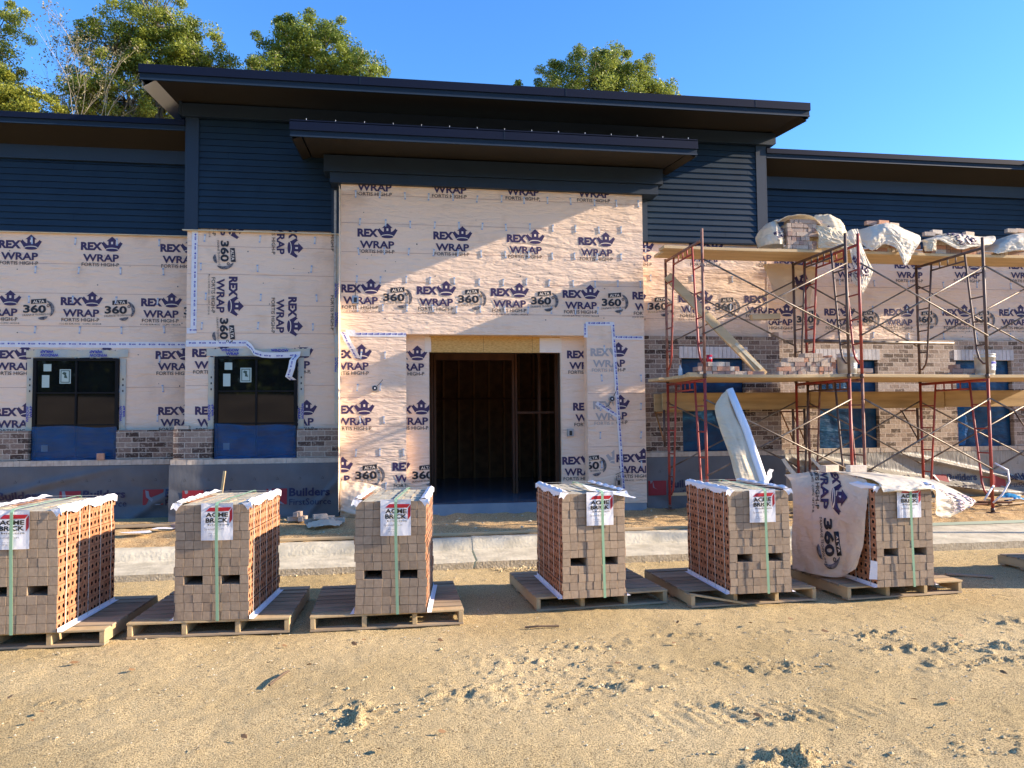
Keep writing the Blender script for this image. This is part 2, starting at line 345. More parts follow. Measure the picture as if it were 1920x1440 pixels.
MINI=[text_fit('REX',0,0,.5,.2,'ink_blue',.03,1)]+[(v,f,'ink_blue') for v,f,_ in crown(.56,-.02,'ink_blue',low=True)]

def clip_poly(P,rect):
    x0,x1,y0,y1=rect
    for ax,lim,sg in ((0,x0,1),(0,x1,-1),(1,y0,1),(1,y1,-1)):
        Q=[];n=len(P)
        for i in range(n):
            a=P[i];b=P[(i+1)%n];da=(a[ax]-lim)*sg;db=(b[ax]-lim)*sg
            if da>=0: Q.append(a)
            if (da>=0)!=(db>=0):
                t=da/(da-db);Q.append((a[0]+(b[0]-a[0])*t,a[1]+(b[1]-a[1])*t))
        P=Q
        if len(P)<3: return None
    return P
def stamp(mb,T,o2,sc_=1,ang=0,rect=(-1e9,1e9,-1e9,1e9),fn=None,off=.003,recolor=None):
    """place template T in a (u,v) plane, clip it to rect, map to 3D with fn(u,v,lift)"""
    ca,sa=math.cos(R(ang)),math.sin(R(ang))
    for li,(vs,fs,key) in enumerate(T):
        if recolor: key=recolor.get(key,key)
        W=[(o2[0]+(a*ca-b*sa)*sc_,o2[1]+(a*sa+b*ca)*sc_) for a,b in vs]
        lift=off+li*.0005
        inside=all(rect[0]<=p[0]<=rect[1] and rect[2]<=p[1]<=rect[3] for p in W)
        if inside: mb.add([fn(p[0],p[1],lift) for p in W],fs,key)
        else:
            if max(p[0] for p in W)<rect[0] or min(p[0] for p in W)>rect[1] or max(p[1] for p in W)<rect[2] or min(p[1] for p in W)>rect[3]: continue
            for f in fs:
                P=clip_poly([W[i] for i in f],rect)
                if P: mb.add([fn(p[0],p[1],lift) for p in P],[tuple(range(len(P)))],key)
def plane_fn(Y): return lambda u,v,l: (u,Y-l,v)

# ---------------------------------------------------------------- noise on grids
def vnoise(x,y,seed=0):
    xi=np.floor(x).astype(np.int64);yi=np.floor(y).astype(np.int64);xf=x-xi;yf=y-yi
    def h(a,b):
        n=(a*374761393+b*668265263+seed*1442695041)&0xffffffff
        n=((n^(n>>13))*1274126177)&0xffffffff
        return ((n^(n>>16))&0xffff)/65535.
    u=xf*xf*(3-2*xf);v=yf*yf*(3-2*yf)
    return (h(xi,yi)*(1-u)+h(xi+1,yi)*u)*(1-v)+(h(xi,yi+1)*(1-u)+h(xi+1,yi+1)*u)*v
def fbm(x,y,f,o=4,seed=0,g=.5):
    s=0;a=1;t=0
    for i in range(o):
        s=s+a*vnoise(x*f,y*f,seed+i*17);t+=a;a*=g;f*=2.03
    return s/t
def sheet(name,ctrl,nu,nv,mats,parent=None,wr=.02,wf=5,seed=1,thick=.0,texts=None,size=(1,1),mb_only=False,fold=0,foldf=3):
    """cloth from a control net (rows x cols of 3D points), smooth interpolation + crinkles"""
    A=np.array(ctrl,float);r,c,_=A.shape
    def interp(A,n,axis):
        A=np.moveaxis(A,axis,0);m=A.shape[0];t=np.linspace(0,m-1,n);i=np.clip(t.astype(int),0,m-2);f=(t-i)[:,None,None]
        p=lambda k:A[np.clip(i+k,0,m-1)]
        p0,p1,p2,p3=p(-1),p(0),p(1),p(2)
        out=.5*((2*p1)+(-p0+p2)*f+(2*p0-5*p1+4*p2-p3)*f**2+(-p0+3*p1-3*p2+p3)*f**3)
        return np.moveaxis(out,0,axis)
    G=interp(interp(A,nv,0),nu,1)   # rows nv, cols nu
    du=np.gradient(G,axis=1);dv=np.gradient(G,axis=0);N=np.cross(du,dv);N/=np.maximum(np.linalg.norm(N,axis=2,keepdims=True),1e-9)
    U,V=np.meshgrid(np.linspace(0,1,nu),np.linspace(0,1,nv))
    n1=np.abs(fbm(U*1.3+V*.5,V-U*.3,wf,4,seed)-.5)*2;n2=np.abs(fbm(U*.8-V*.9,V*1.2+U*.4,wf*1.5,3,seed+5)-.5)*2
    D=(n1+.6*n2-.6)*wr+fold*np.sin(U*foldf*6.28+1.5*fbm(U,V,3,2,seed+9)*3)*(.3+.7*V)
    G=G+N*D[...,None]
    mb=MB();vs=G.reshape(-1,3).tolist();fs=[(j*nu+i,j*nu+i+1,(j+1)*nu+i+1,(j+1)*nu+i) for j in range(nv-1) for i in range(nu-1)]
    mb.add(vs,fs,mats)
    if texts:
        W_,H_=size
        def fn(u,v,l):
            x=min(max(u/W_,0),1)*(nu-1);y=min(max(1-v/H_,0),1)*(nv-1);i=min(int(x),nu-2);j=min(int(y),nv-2);a=x-i;b=y-j
            p=(G[j,i]*(1-a)+G[j,i+1]*a)*(1-b)+(G[j+1,i]*(1-a)+G[j+1,i+1]*a)*b
            n=N[j,i]
            if n[1]>0: n=-n
            return tuple(p+n*(l+.006))
        for (T,o2,s,ang,flip,rec) in texts:
            stamp(mb,[([(a*flip,b) for a,b in v],f,k) for v,f,k in T],o2,s,ang,(0,W_,0,H_),fn,recolor=rec)
    if mb_only: return mb
    o=mb.build(name,parent,smooth=True)
    if thick:
        md=o.modifiers.new('t','SOLIDIFY');md.thickness=thick
    return o
# ================================================================= BUILDING
B=thing('building',(1.5,0,.2),'single storey building under construction, dark blue siding above printed house wrap, open doorway','building')
def bp(mb,name,smooth=False,parent=None):
    o=mb.build(name,parent or B,smooth); 
    if parent is None: o.matrix_parent_inverse=Matrix.Translation((-1.5,0,-.2))
    return o
Wg=.55     # wing wall plane
EN=-.25    # entrance wall plane
RC=-.05    # recessed wall plane at the doorway
FL=.35     # floor level
# --- structural walls (behind the sheets)
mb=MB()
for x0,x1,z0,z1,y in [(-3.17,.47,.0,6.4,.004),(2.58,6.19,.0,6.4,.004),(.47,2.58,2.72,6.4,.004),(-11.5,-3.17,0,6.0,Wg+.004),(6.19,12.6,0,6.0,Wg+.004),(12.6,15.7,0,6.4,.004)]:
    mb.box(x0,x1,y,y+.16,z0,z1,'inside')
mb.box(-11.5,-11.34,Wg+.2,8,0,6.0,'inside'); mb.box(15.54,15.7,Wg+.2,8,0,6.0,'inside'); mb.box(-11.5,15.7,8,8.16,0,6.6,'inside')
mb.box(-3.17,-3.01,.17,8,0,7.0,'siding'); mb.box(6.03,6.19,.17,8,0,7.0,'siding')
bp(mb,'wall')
# --- slab
mb=MB(); mb.box(-.86,3.93,-.22,7.99,-.3,FL,'slab_floor'); mb.box(-.86,3.93,-.235,-.2205,-.3,FL-.003,'slab')
bp(mb,'floor_slab')

# --- printed wrap
PERIOD=1.17
def clip_tabs(mb,x0,x1,z0,z1,Y,dx=.40,dz=.46,seed=1,skip=()):
    rr=random.Random(seed); z=z1-.14
    while z>z0+.05:
        x=x0+.12+rr.random()*.12
        while x<x1-.03:
            px=x+rr.uniform(-.012,.012);pz=z+rr.uniform(-.01,.01)
            if not any(a<px<b and c<pz<d for a,b,c,d in skip):
                rz=rr.uniform(-.12,.12); M=Matrix.Translation((px,Y-.006,pz))@Euler((0,rz,0)).to_matrix().to_4x4()
                mb.box(-.011,.011,-.004,.004,-.035,.035,'clip_white',M)
                mb.box(-.013,.013,-.005,.005,.036,.056,'clip_blue',M); mb.box(-.012,.012,-.005,.005,-.056,-.038,'clip_blue',M)
            x+=dx
        z-=dz
def pen(mb,x0,x1,z,Y): mb.quad((x0,Y-.0022,z),(x1,Y-.0022,z),(x1,Y-.0022,z+.004),(x0,Y-.0022,z+.004),'pen_line')
def logos(mb,L,Y,rect,rot=0):
    for (x,z,t) in L: stamp(mb,LOGO1 if t else LOGO0,(x,z),1,-90 if rot else 0,rect,plane_fn(Y))
def spots(mb,x0,x1,z0,z1,Y,n,seed):
    rr=random.Random(seed)
    for i in range(n):
        x=rr.uniform(x0+.05,x1-.05);z=rr.uniform(z0+.05,z1-.05);r=rr.uniform(.006,.012)
        mb.add([(x+r*math.cos(a),Y-.0026,z+r*math.sin(a)) for a in [k*1.047 for k in range(6)]],[tuple(range(6))],'ink_swoosh')
mb=MB(); Y=Wg
mb.box(-11.4,-3.185,Y,Y+.003,1.5,4.70,'wrap')
r=(-11.3,-3.19,1.52,4.67)
logos(mb,[(-4.90-PERIOD*k,4.345,0) for k in range(-1,6)],Y,r)
logos(mb,[(-5.175-PERIOD*k,3.475,1) for k in range(-1,6)],Y,(r[0],r[1],r[2],r[3]))
logos(mb,[(-4.95-PERIOD*k,2.645,0) for k in range(-1,6)],Y,(r[0],r[1],r[2],2.83))
logos(mb,[(-4.90-PERIOD*k,1.765,0) for k in range(-1,6)],Y,r)
for z in (4.12,3.66,3.15,2.2): pen(mb,-9,-3.2,z,Y)
clip_tabs(mb,-7,-3.2,1.6,4.62,Y,.62,.46,3); spots(mb,-7,-3.2,1.6,4.6,Y,24,5)
bp(mb,'house_wrap')
# main block, left bay: vertical sheet above, horizontal sheet below
mb=MB(); Y=0
mb.box(-3.18,-.885,Y,Y+.003,2.82,4.66,'wrap'); mb.box(-3.19,-.885,Y-.0016,Y+.001,1.5,2.83,'wrap')
r=(-3.17,-.89,2.86,4.65)
logos(mb,[(-2.57,3.87,1),(-2.57,5.06,1),(-1.69,3.57,0),(-1.69,4.79,0),(-.80,3.62,0),(-.80,4.86,0)],Y,r,1)
r=(-3.17,-.89,1.52,2.79); logos(mb,[(-3.09,2.632,0),(-1.92,2.637,0),(-3.04,1.759,0),(-1.86,1.759,0)],Y-.0016,r)
for z in (4.33,3.9,3.43,3.0,2.2): pen(mb,-3.17,-.89,z,Y-.001)
clip_tabs(mb,-3.1,-.9,2.9,4.6,Y,.82,.45,9); spots(mb,-3.1,-.9,1.6,4.5,Y-.002,14,6)
bp(mb,'house_wrap')
# entrance block
mb=MB(); Y=EN
mb.box(-.88,.11,Y,-.003,.22,2.98,'wrap'); mb.box(2.97,3.93,Y,-.003,.30,2.98,'wrap'); mb.box(-.88,3.93,Y-.0012,-.003,2.981,5.32,'wrap')
mb.box(.111,.47,RC,-.003,FL,2.98,'wrap'); mb.box(2.58,2.969,RC,-.003,FL,2.98,'wrap')
rE=(-.87,3.92,2.99,5.31)
logos(mb,[(-.67+1.165*k,5.375+.008*k,0) for k in range(4)],Y-.0012,rE)
logos(mb,[(-.63+1.162*k,4.48-.012*k,0) for k in range(4)],Y-.0012,rE)
logos(mb,[(-.88+1.155*k,3.61-.009*k,1) for k in range(5)],Y-.0012,rE)
rP=(-.87,.105,.24,2.97); logos(mb,[(-1.02,2.601,0),(-.98,1.758,0),(-1.3,.887,1),(-.1,.881,1)],Y,rP)
rQ=(2.98,3.92,.32,2.97); logos(mb,[(2.18,.971,1),(3.43,.95,1)],Y,rQ)
rQ2=(3.44,3.92,.32,2.97); logos(mb,[(3.04,2.657,0),(3.06,1.812,0)],Y,rQ2)
for x,z in ((3.03,2.65),(3.06,1.80)): stamp(mb,LOGO0,(x,z),1,0,(2.99,3.40,.32,2.97),plane_fn(Y),recolor={'ink':'ink_pale','ink_black':'ink_pale'})
stamp(mb,[(v,f,k) for v,f,k in crown(0,0)],(3.26,.93),1,0,(2.99,3.40,.4,2.9),plane_fn(Y),recolor={'ink':'ink_pale'})
rL=(.115,.468,FL,2.97); logos(mb,[(-.17,2.603,0),(-.11,1.754,0),(-.44,.857,1)],RC,rL)
rR=(2.585,2.965,FL,2.97); logos(mb,[(2.69,2.63,0),(2.78,1.783,0),(2.59,.915,0)],RC,rR)
for z in (5.13,4.69,4.24,3.78,3.3): pen(mb,-.87,3.92,z,Y-.002)
for z in (2.0,1.56,1.1): pen(mb,-.87,.1,z,Y-.001)
for z in (2.05,1.62,1.2): pen(mb,2.98,3.92,z,Y-.001)
clip_tabs(mb,-.8,3.92,3.1,5.28,Y-.001,.378,.44,21)
clip_tabs(mb,-.8,.1,.5,2.8,Y,.36,.5,22); clip_tabs(mb,3.02,3.92,.5,2.9,Y,.66,.46,23); spots(mb,-.8,3.9,3.05,5.2,Y-.0012,30,7)
bp(mb,'house_wrap')
# right bay + right wing
mb=MB(); Y=0
mb.box(3.935,6.2,Y,Y+.003,2.98,4.66,'wrap'); r=(3.94,6.19,3.02,4.65)
logos(mb,[(3.6+1.24*k*.985,4.43+.02*k,0) for k in range(3)],Y,r); logos(mb,[(3.45+1.17*k,3.57+.01*k,1) for k in range(3)],Y,r)
for z in (4.0,3.3): pen(mb,3.94,6.19,z,Y)
clip_tabs(mb,3.95,6.19,3.05,4.6,Y,.72,.48,31); spots(mb,3.95,6.1,3.05,4.5,Y,14,8)
mb.box(6.199,6.212,-.006,Wg,2.98,4.66,'wrap_flap')
bp(mb,'house_wrap')
mb=MB(); Y=Wg
mb.box(6.205,12.55,Y,Y+.003,2.95,4.80,'wrap'); r=(6.22,12.5,3.0,4.78)
logos(mb,[(6.40+1.18*k,3.46+.012*k,1) for k in range(5)],Y,r); logos(mb,[(6.64+1.18*k,4.32+.02*k,0) for k in range(5)],Y,r)
for z in (4.0,3.3): pen(mb,6.22,12.5,z,Y)
clip_tabs(mb,6.3,12,3.05,4.7,Y,.7,.48,33); spots(mb,6.3,11,3.05,4.6,Y,20,9)
bp(mb,'house_wrap')
# loose end of sheet turned over the brick at the bay corner
mb=MB(); mb.box(6.215,6.76,Wg-.016,Wg-.004,3.03,3.37,'wrap_flap'); stamp(mb,LOGO0,(6.2,3.46),1,0,(6.22,6.75,3.05,3.36),plane_fn(Wg-.016)); bp(mb,'wrap_flap_or_shade_fin')

# --- printed tapes
def tape(pts,w,Y,pitch=.145,flipd=180,name='tape',key='tape'):
    mb=MB()
    for a,b in zip(pts[:-1],pts[1:]):
        ax,az=a;bx,bz=b;L=math.hypot(bx-ax,bz-az);dx,dz=(bx-ax)/L,(bz-az)/L;nx,nz=-dz,dx
        def f(u,v,l,ax=ax,az=az,dx=dx,dz=dz,nx=nx,nz=nz): 
            return (ax+dx*u+nx*v,Y-l-.0012*math.sin(u*31),az+dz*u+nz*v)
        n=max(2,int(L/.12)); P=[]
        for i in range(n+1):
            u=L*i/n; P+= [f(u,-w/2,0),f(u,w/2,0)]
        mb.add(P,[(2*i,2*i+2,2*i+3,2*i+1) for i in range(n)],key)
        u=.03
        while u<L-.09:
            stamp(mb,MINI,(u+(.11 if flipd else 0),(.02 if flipd else -.02)),.115,flipd,(0,L,-w/2,w/2),f,.002)
            u+=pitch
    return bp(mb,name)
tape([(-9,2.865),(-3.19,2.865)],.095,Wg-.006)
tape([(-3.18,2.835),(-2.3,2.845)],.095,-.008)
tape([(-3.07,4.56),(-3.075,3.0)],.085,-.006); tape([(-3.17,3.03),(-3.03,3.035)],.085,-.0085)
tape([(-.82,2.965),(.11,2.97)],.065,EN-.006,.09); 
tape([(2.955,2.95),(2.955,3.17),(3.40,3.176)],.06,EN-.006,.085); tape([(3.40,3.2),(3.43,2.6),(3.455,2.03),(3.50,1.2),(3.54,.46)],.058,EN-.009,.085)
tape([(3.40,2.95),(3.91,2.947)],.06,EN-.013,.085); tape([(3.114,1.90),(3.48,1.68)],.06,EN-.006,.085)
# peeling tape ends
def strip(pts,w,name,key='tape',axis=(1,0,0),marks=True):
    mb=MB();pts=[Vector(p) for p in pts];ax=Vector(axis).normalized();n=len(pts)
    P=[]
    for p in pts: P+=[tuple(p-ax*w/2),tuple(p+ax*w/2)]
    mb.add(P,[(2*i,2*i+2,2*i+3,2*i+1) for i in range(n-1)],key)
    if marks:
        for i in range(n-1):
            m=(pts[i]+pts[i+1])/2;d=(pts[i+1]-pts[i]);nn=d.cross(ax).normalized()
            if nn.y>0: nn=-nn
            def f(u,v,l,m=m,d=d.normalized(),nn=nn): return tuple(m+d*u+ax*v+nn*l)
            stamp(mb,MINI,(-.05,-.02),.11,0,(-d.length/2,d.length/2,-w/2,w/2),f,.003)
    o=bp(mb,name); md=o.modifiers.new('t','SOLIDIFY'); md.thickness=.0015; return o
strip([(-2.3,-.02,2.845),(-2.22,-.07,2.78),(-2.17,-.09,2.70),(-2.05,-.075,2.665),(-1.9,-.06,2.66),(-1.7,-.055,2.665),(-1.5,-.06,2.68)],.085,'peeling_tape',axis=(.15,0,1))
strip([(-1.55,-.065,2.66),(-1.60,-.12,2.58),(-1.62,-.14,2.45),(-1.66,-.13,2.33),(-1.60,-.10,2.28)],.10,'peeling_tape')
strip([(-.84,EN-.03,3.0),(-.80,EN-.06,2.93),(-.76,EN-.09,2.84),(-.70,EN-.08,2.74),(-.66,EN-.05,2.66),(-.63,EN-.02,2.60)],.10,'peeling_tape')
strip([(-.80,EN-.05,2.99),(-.66,EN-.06,2.985)],.09,'peeling_tape',key='edge_white',axis=(0,0,1),marks=False)

# --- windows
WW=text_fit('WINDOW',0,.055,.26,.045,'ink_blue',.03,2); WR=text_fit('WRAP',.07,0,.19,.045,'ink_blue',.03,2)
def wtape(x,z0,z1,Y,w=.085,turn=90):
    mb=MB(); mb.box(x-w/2,x+w/2,Y-.004,Y,z0,z1,'tape_win')
    z=z0+.15
    while z<z1-.3:
        stamp(mb,[WW,WR],(x+(.05 if turn==90 else -.05),z+(0 if turn==90 else .26)),.95,turn,(x-w/2,x+w/2,z0,z1),plane_fn(Y-.004)); z+=.78
        for k in range(3):
            zz=z-.32+k*.09; 
            if zz<z1-.05: mb.box(x-.008,x+.012,Y-.0052,Y-.0045,zz,zz+.03,'ink_black')
    return mb
def window(x0,x1,z0,z1,Y,lites=True,film='part',flipT=False,stick=True):
    w=bp(MB_frame(x0,x1,z0,z1,Y),'window')
    def sub(mb,n,sm=False):
        o=mb.build(n,w,sm); return o
    mb=MB(); mb.box(x0+.03,x1-.03,Y+.012,Y+.02,z0+.03,z1-.03,'glass'); sub(mb,'pane')
    mb=MB(); cx=(x0+x1)/2; h=z1-z0
    mb.box(cx-.014,cx+.014,Y-.012,Y+.011,z0+.05,z1-.05,'win_frame')
    for f in ((.345,.66) if lites else (.5,)):
        zz=z0+h*f; mb.box(x0+.05,cx-.014,Y-.011,Y+.011,zz-.012,zz+.012,'win_frame'); mb.box(cx+.014,x1-.05,Y-.011,Y+.011,zz-.012,zz+.012,'win_frame')
    sub(mb,'muntin')
    if stick:
        mb=MB(); sx=x0
        mb.box(sx+.14,sx+.25,Y+.006,Y+.009,z1-.20,z1-.09,'sticker'); sub(mb,'sticker'); mb=MB(); mb.box(sx+.12,sx+.225,Y+.006,Y+.009,z1-.45,z1-.26,'sticker'); sub(mb,'sticker'); mb=MB()
        mb.box(sx+.37,sx+.53,Y+.006,Y+.009,z1-.39,z1-.17,'sticker'); mb.box(sx+.385,sx+.515,Y+.0045,Y+.0055,z1-.375,z1-.185,'sticker_dark'); mb.box(sx+.397,sx+.503,Y+.003,Y+.004,z1-.363,z1-.197,'sticker')
        mb.add([(sx+.405,Y+.002,z1-.235),(sx+.43,Y+.002,z1-.21),(sx+.47,Y+.002,z1-.222),(sx+.465,Y+.002,z1-.25),(sx+.485,Y+.002,z1-.31),(sx+.435,Y+.002,z1-.30),(sx+.44,Y+.002,z1-.26)],[(0,1,2,3,4,5,6)],'sticker_dark')
        sub(mb,'sticker'); mb=MB(); mb.box(sx+.13,sx+.22,Y+.006,Y+.009,z0+.14,z0+.24,'sticker')
        sub(mb,'sticker')
    # protective film
    nx,nz=40,26; zt=z0+h*.34 if film=='part' else z1-.01; key='film_blue' if film=='part' else 'film_blue_dark'
    vs=[];sd=int(x0*10)%97
    for j in range(nz):
        for i in range(nx):
            u=i/(nx-1);v=j/(nz-1);x=x0+.012+(x1-x0-.024)*u
            top=zt+ (.012*math.sin(u*9+sd)-.03*u if film=='part' else 0)
            z=z0+.0+(top-z0)*v
            y=Y-.022-.014*abs(math.sin(u*5+v*4+sd)+.5*mn.noise((u*5+sd,v*9,0)))-.008*mn.noise((u*14,v*30+sd,3))
            vs.append((x,y,z))
    mb=MB(); mb.add(vs,[(j*nx+i,j*nx+i+1,(j+1)*nx+i+1,(j+1)*nx+i) for j in range(nz-1) for i in range(nx-1)],key); sub(mb,'plastic_film',True)
    return w
def MB_frame(x0,x1,z0,z1,Y):
    mb=MB(); t=.048
    mb.box(x0,x0+t,Y-.02,Y+.05,z0,z1,'win_frame'); mb.box(x1-t,x1,Y-.02,Y+.05,z0,z1,'win_frame')
    mb.box(x0+t,x1-t,Y-.02,Y+.05,z1-t*.8,z1,'win_frame'); mb.box(x0+t,x1-t,Y-.02,Y+.05,z0,z0+t,'win_frame'); return mb
def fixpar(w): return w
window(-5.53,-4.305,1.08,2.65,Wg-.03); window(-2.755,-1.545,1.09,2.64,-.03)
bp(wtape(-5.585,1.52,2.64,Wg-.012),'window_tape'); bp(wtape(-4.25,1.52,2.64,Wg-.012),'window_tape')
bp(wtape(-2.81,1.52,2.63,-.012),'window_tape'); bp(wtape(-1.49,1.52,2.63,-.012,turn=-90),'window_tape')
def headtape(x0,x1,z,Y,ang):
    n=26; mb=MB(); P=[]
    for i in range(n+1):
        u=i/n;x=x0+(x1-x0)*u;e=.03*mn.noise((x*6,z,1));yy=Y-.004-.012*abs(mn.noise((x*9,z,5)))
        P+=[(x,yy,z-.06+e*.4),(x,yy-.01*mn.noise((x*12,2,z)),z+.055+e)]
    mb.add(P,[(2*i,2*i+2,2*i+3,2*i+1) for i in range(n)],'tape_win')
    for k in (.14,.62):
        x=x0+(x1-x0)*k; stamp(mb,[WW,WR],(x+(.26 if ang else 0),z+(.05 if ang else -.05)),1,ang,(x0,x1,z-.07,z+.07),plane_fn(Y-.02))
    return bp(mb,'window_tape')
headtape(-5.64,-4.18,2.725,Wg-.014,180); headtape(-2.88,-1.36,2.71,-.014,0)
# blue film tails at jambs and a core brick held against the left film
window(4.60,5.70,1.10,2.635,-.02,False,'full',stick=False); window(7.345,8.51,1.085,2.66,Wg-.02,False,'full',stick=False); window(10.07,11.22,1.085,2.66,Wg-.02,False,'full',stick=False)
mb=MB(); mb.add([(10.115,Wg-.062,1.107),(10.238,Wg-.075,1.107),(10.33,Wg-.07,1.445),(10.268,Wg-.085,1.701),(10.176,Wg-.07,2.111),(10.105,Wg-.062,2.111)],[(0,1,2,3,4,5)],'film_blue_bright'); bp(mb,'plastic_film')

# --- brick veneer
def bw(rects,Y,th,name='brick_wall',key='brick_wall',ends=()):
    for x0,x1,z0,z1 in rects: mb=MB(); mb.box(x0,x1,Y,Y+th,z0,z1,key); bp(mb,name)
bw([(-11.4,-5.54,1.09,1.54),(-4.295,-3.311,1.09,1.535)],Wg-.13,.125)
bw([(-3.31,-2.765,1.10,1.545),(-1.535,-.885,1.10,1.54)],-.13,.125)
bw([(-3.31,-3.20,1.10,1.545)],-.004,.42)
rb=[(3.94,4.60,1.10,3.0),(5.70,6.33,1.10,3.0),(4.60,5.70,2.83,3.0)]
bw(rb,-.13,.11)
bw([(6.2,6.33,1.10,3.0)],-.019,.435)
bw([(6.33,7.345,1.09,3.03),(8.51,10.07,1.09,3.03),(11.22,12.5,1.09,3.03),(7.345,8.51,2.855,3.03),(10.07,11.22,2.855,3.03)],Wg-.13,.11,key='brick_wall_pale')
# lintels: soldier course bricks (one mesh per lintel)
def soldier(x0,x1,z0,z1,Y):
    mb=MB();n=int((x1-x0)/.075);w=(x1-x0)/n
    for i in range(n):
        mb.box(x0+i*w+.004,x0+(i+1)*w-.004,Y-.012-random.random()*.004,Y+.1,z0,z1-.004,random.choice(['lintel_a','lintel_b','lintel_a']))
    mb.box(x0,x1,Y-.004,Y+.09,z0+.003,z1-.008,'mortar_dust')
    return bp(mb,'window_lintel')
soldier(4.56,5.76,2.637,2.83,-.13); soldier(7.305,8.55,2.662,2.855,Wg-.13); soldier(10.03,11.26,2.662,2.855,Wg-.13)
# rowlock sill course under everything
def rowlock(x0,x1,Y,z0=1.02,z1=1.098):
    mb=MB();n=max(1,int((x1-x0)/.078));w=(x1-x0)/n
    for i in range(n):
        mb.box(x0+i*w+.002,x0+(i+1)*w-.003,Y-random.random()*.005,Y+.15,z0,z1-random.random()*.003,'rowlock')
    mb.box(x0+.004,x1-.004,Y+.004,Y+.149,z0+.002,z1-.004,'mortar_dust')
    return bp(mb,'brick_sill_course')
rowlock(-9.5,-3.345,Wg-.165,1.005,1.088); rowlock(-3.34,-.885,-.165); rowlock(3.95,6.36,-.165); rowlock(6.37,12.5,Wg-.165,1.005,1.088)
# lone loose brick halves on the wall head
mb=MB(); mb.box(-3.30,-3.10,-.12,-.02,1.546,1.60,'loose_brick_0'); mb.box(6.25,6.33,-.12,.0,3.003,3.08,'loose_brick_1'); bp(mb,'brick_cap')

# --- lap siding
def siding(x0,x1,z0,z1,Y,name='lap_siding'):
    mb=MB();z=z0
    while z<z1-.01:
        t=min(z+.099,z1); rj=random.Random(int(z*1000)).uniform(-.0015,.0015)
        mb.quad((x0,Y-.036+rj,z),(x1,Y-.036+rj,z),(x1,Y-.018,t+.004),(x0,Y-.018,t+.004),'siding')
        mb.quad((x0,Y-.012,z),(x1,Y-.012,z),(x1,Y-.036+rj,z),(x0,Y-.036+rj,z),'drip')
        z=t
    mb.box(x0,x1,Y-.008,Y-.002,z0,z1,'siding')
    rj=random.Random(int(x0*10)); z=z0; k=0
    while z<z1-.1:
        xx=x0+ (k*1.37)%3.66
        while xx<x1-.1:
            if xx>x0+.1: mb.quad((xx,Y-.0372,z+.003),(xx+.003,Y-.0372,z+.003),(xx+.003,Y-.021,z+.097),(xx,Y-.021,z+.097),'drip')
            xx+=3.66
        z+=.099; k+=1
    return bp(mb,name)
siding(-3.02,-.90,4.60,6.30,0); siding(4.09,6.04,4.60,6.30,0); siding(-.90,4.09,5.55,6.30,0)
siding(-11.4,-3.19,4.61,5.74,Wg); siding(6.21,12.5,4.73,5.74,Wg)
for x0,x1 in ((-3.195,-3.02),(6.04,6.205),(-1.04,-.90),(3.95,4.09)): mb=MB(); mb.box(x0,x1,-.045,-.001,4.57,6.30,'trim_blue'); bp(mb,'corner_trim')
mb=MB(); mb.box(6.206,6.225,-.045,Wg-.01,4.57,6.30,'trim_blue'); bp(mb,'corner_trim'); mb=MB(); mb.box(-3.215,-3.196,-.045,Wg-.01,4.57,6.3,'trim_blue'); bp(mb,'corner_trim')
# flashing ledge at the foot of the siding
mb=MB(); mb.box(-3.24,-.9,-.06,-.002,4.555,4.568,'sheet_cream'); bp(mb,'flashing'); mb=MB(); mb.box(3.95,6.22,-.06,-.002,4.575,4.588,'fascia'); bp(mb,'flashing'); mb=MB(); mb.box(-11.4,-3.25,Wg-.05,Wg-.002,4.59,4.603,'sheet_cream'); bp(mb,'flashing'); mb=MB(); mb.box(6.23,12.5,Wg-.05,Wg-.002,4.70,4.715,'tape'); 
bp(mb,'flashing'); mb=MB(); mb.box(-1.0,-.965,-.05,-.04,3.0,5.25,'mortar_dust'); bp(mb,'flashing')
# silvery membrane strip beside the entrance block
mb=MB(); P=[]
for i in range(41):
    z=1.62+i*(4.55-1.62)/40; e=.03*mn.noise((z*4,1,1)); P+=[(-.985+e*.4,-.02-.02*abs(e)*10,z),(-.885,-.04+e,z)]
mb.add(P,[(2*i,2*i+2,2*i+3,2*i+1) for i in range(40)],'tape_win'); 
for z in (3.55,3.1,2.4): stamp(mb,[WW,WR],(-.90,z),.9,90,(-.98,-.88,1,4.5),plane_fn(-.075))
bp(mb,'membrane_strip')

# added sheet fin at the left corner of the entrance block, shading the left bay
mb=MB(); P=[]
for i in range(30):
    z=.3+i*4.9/29; P+=[(-.884,EN,z),(-.887+.006*mn.noise((z*2,0,0)),EN-.27-.03*mn.noise((z*1.5,3,0)),z)]
mb.add(P,[(2*i,2*i+2,2*i+3,2*i+1) for i in range(29)],'wrap_flap'); bp(mb,'wrap_flap_or_shade_fin')
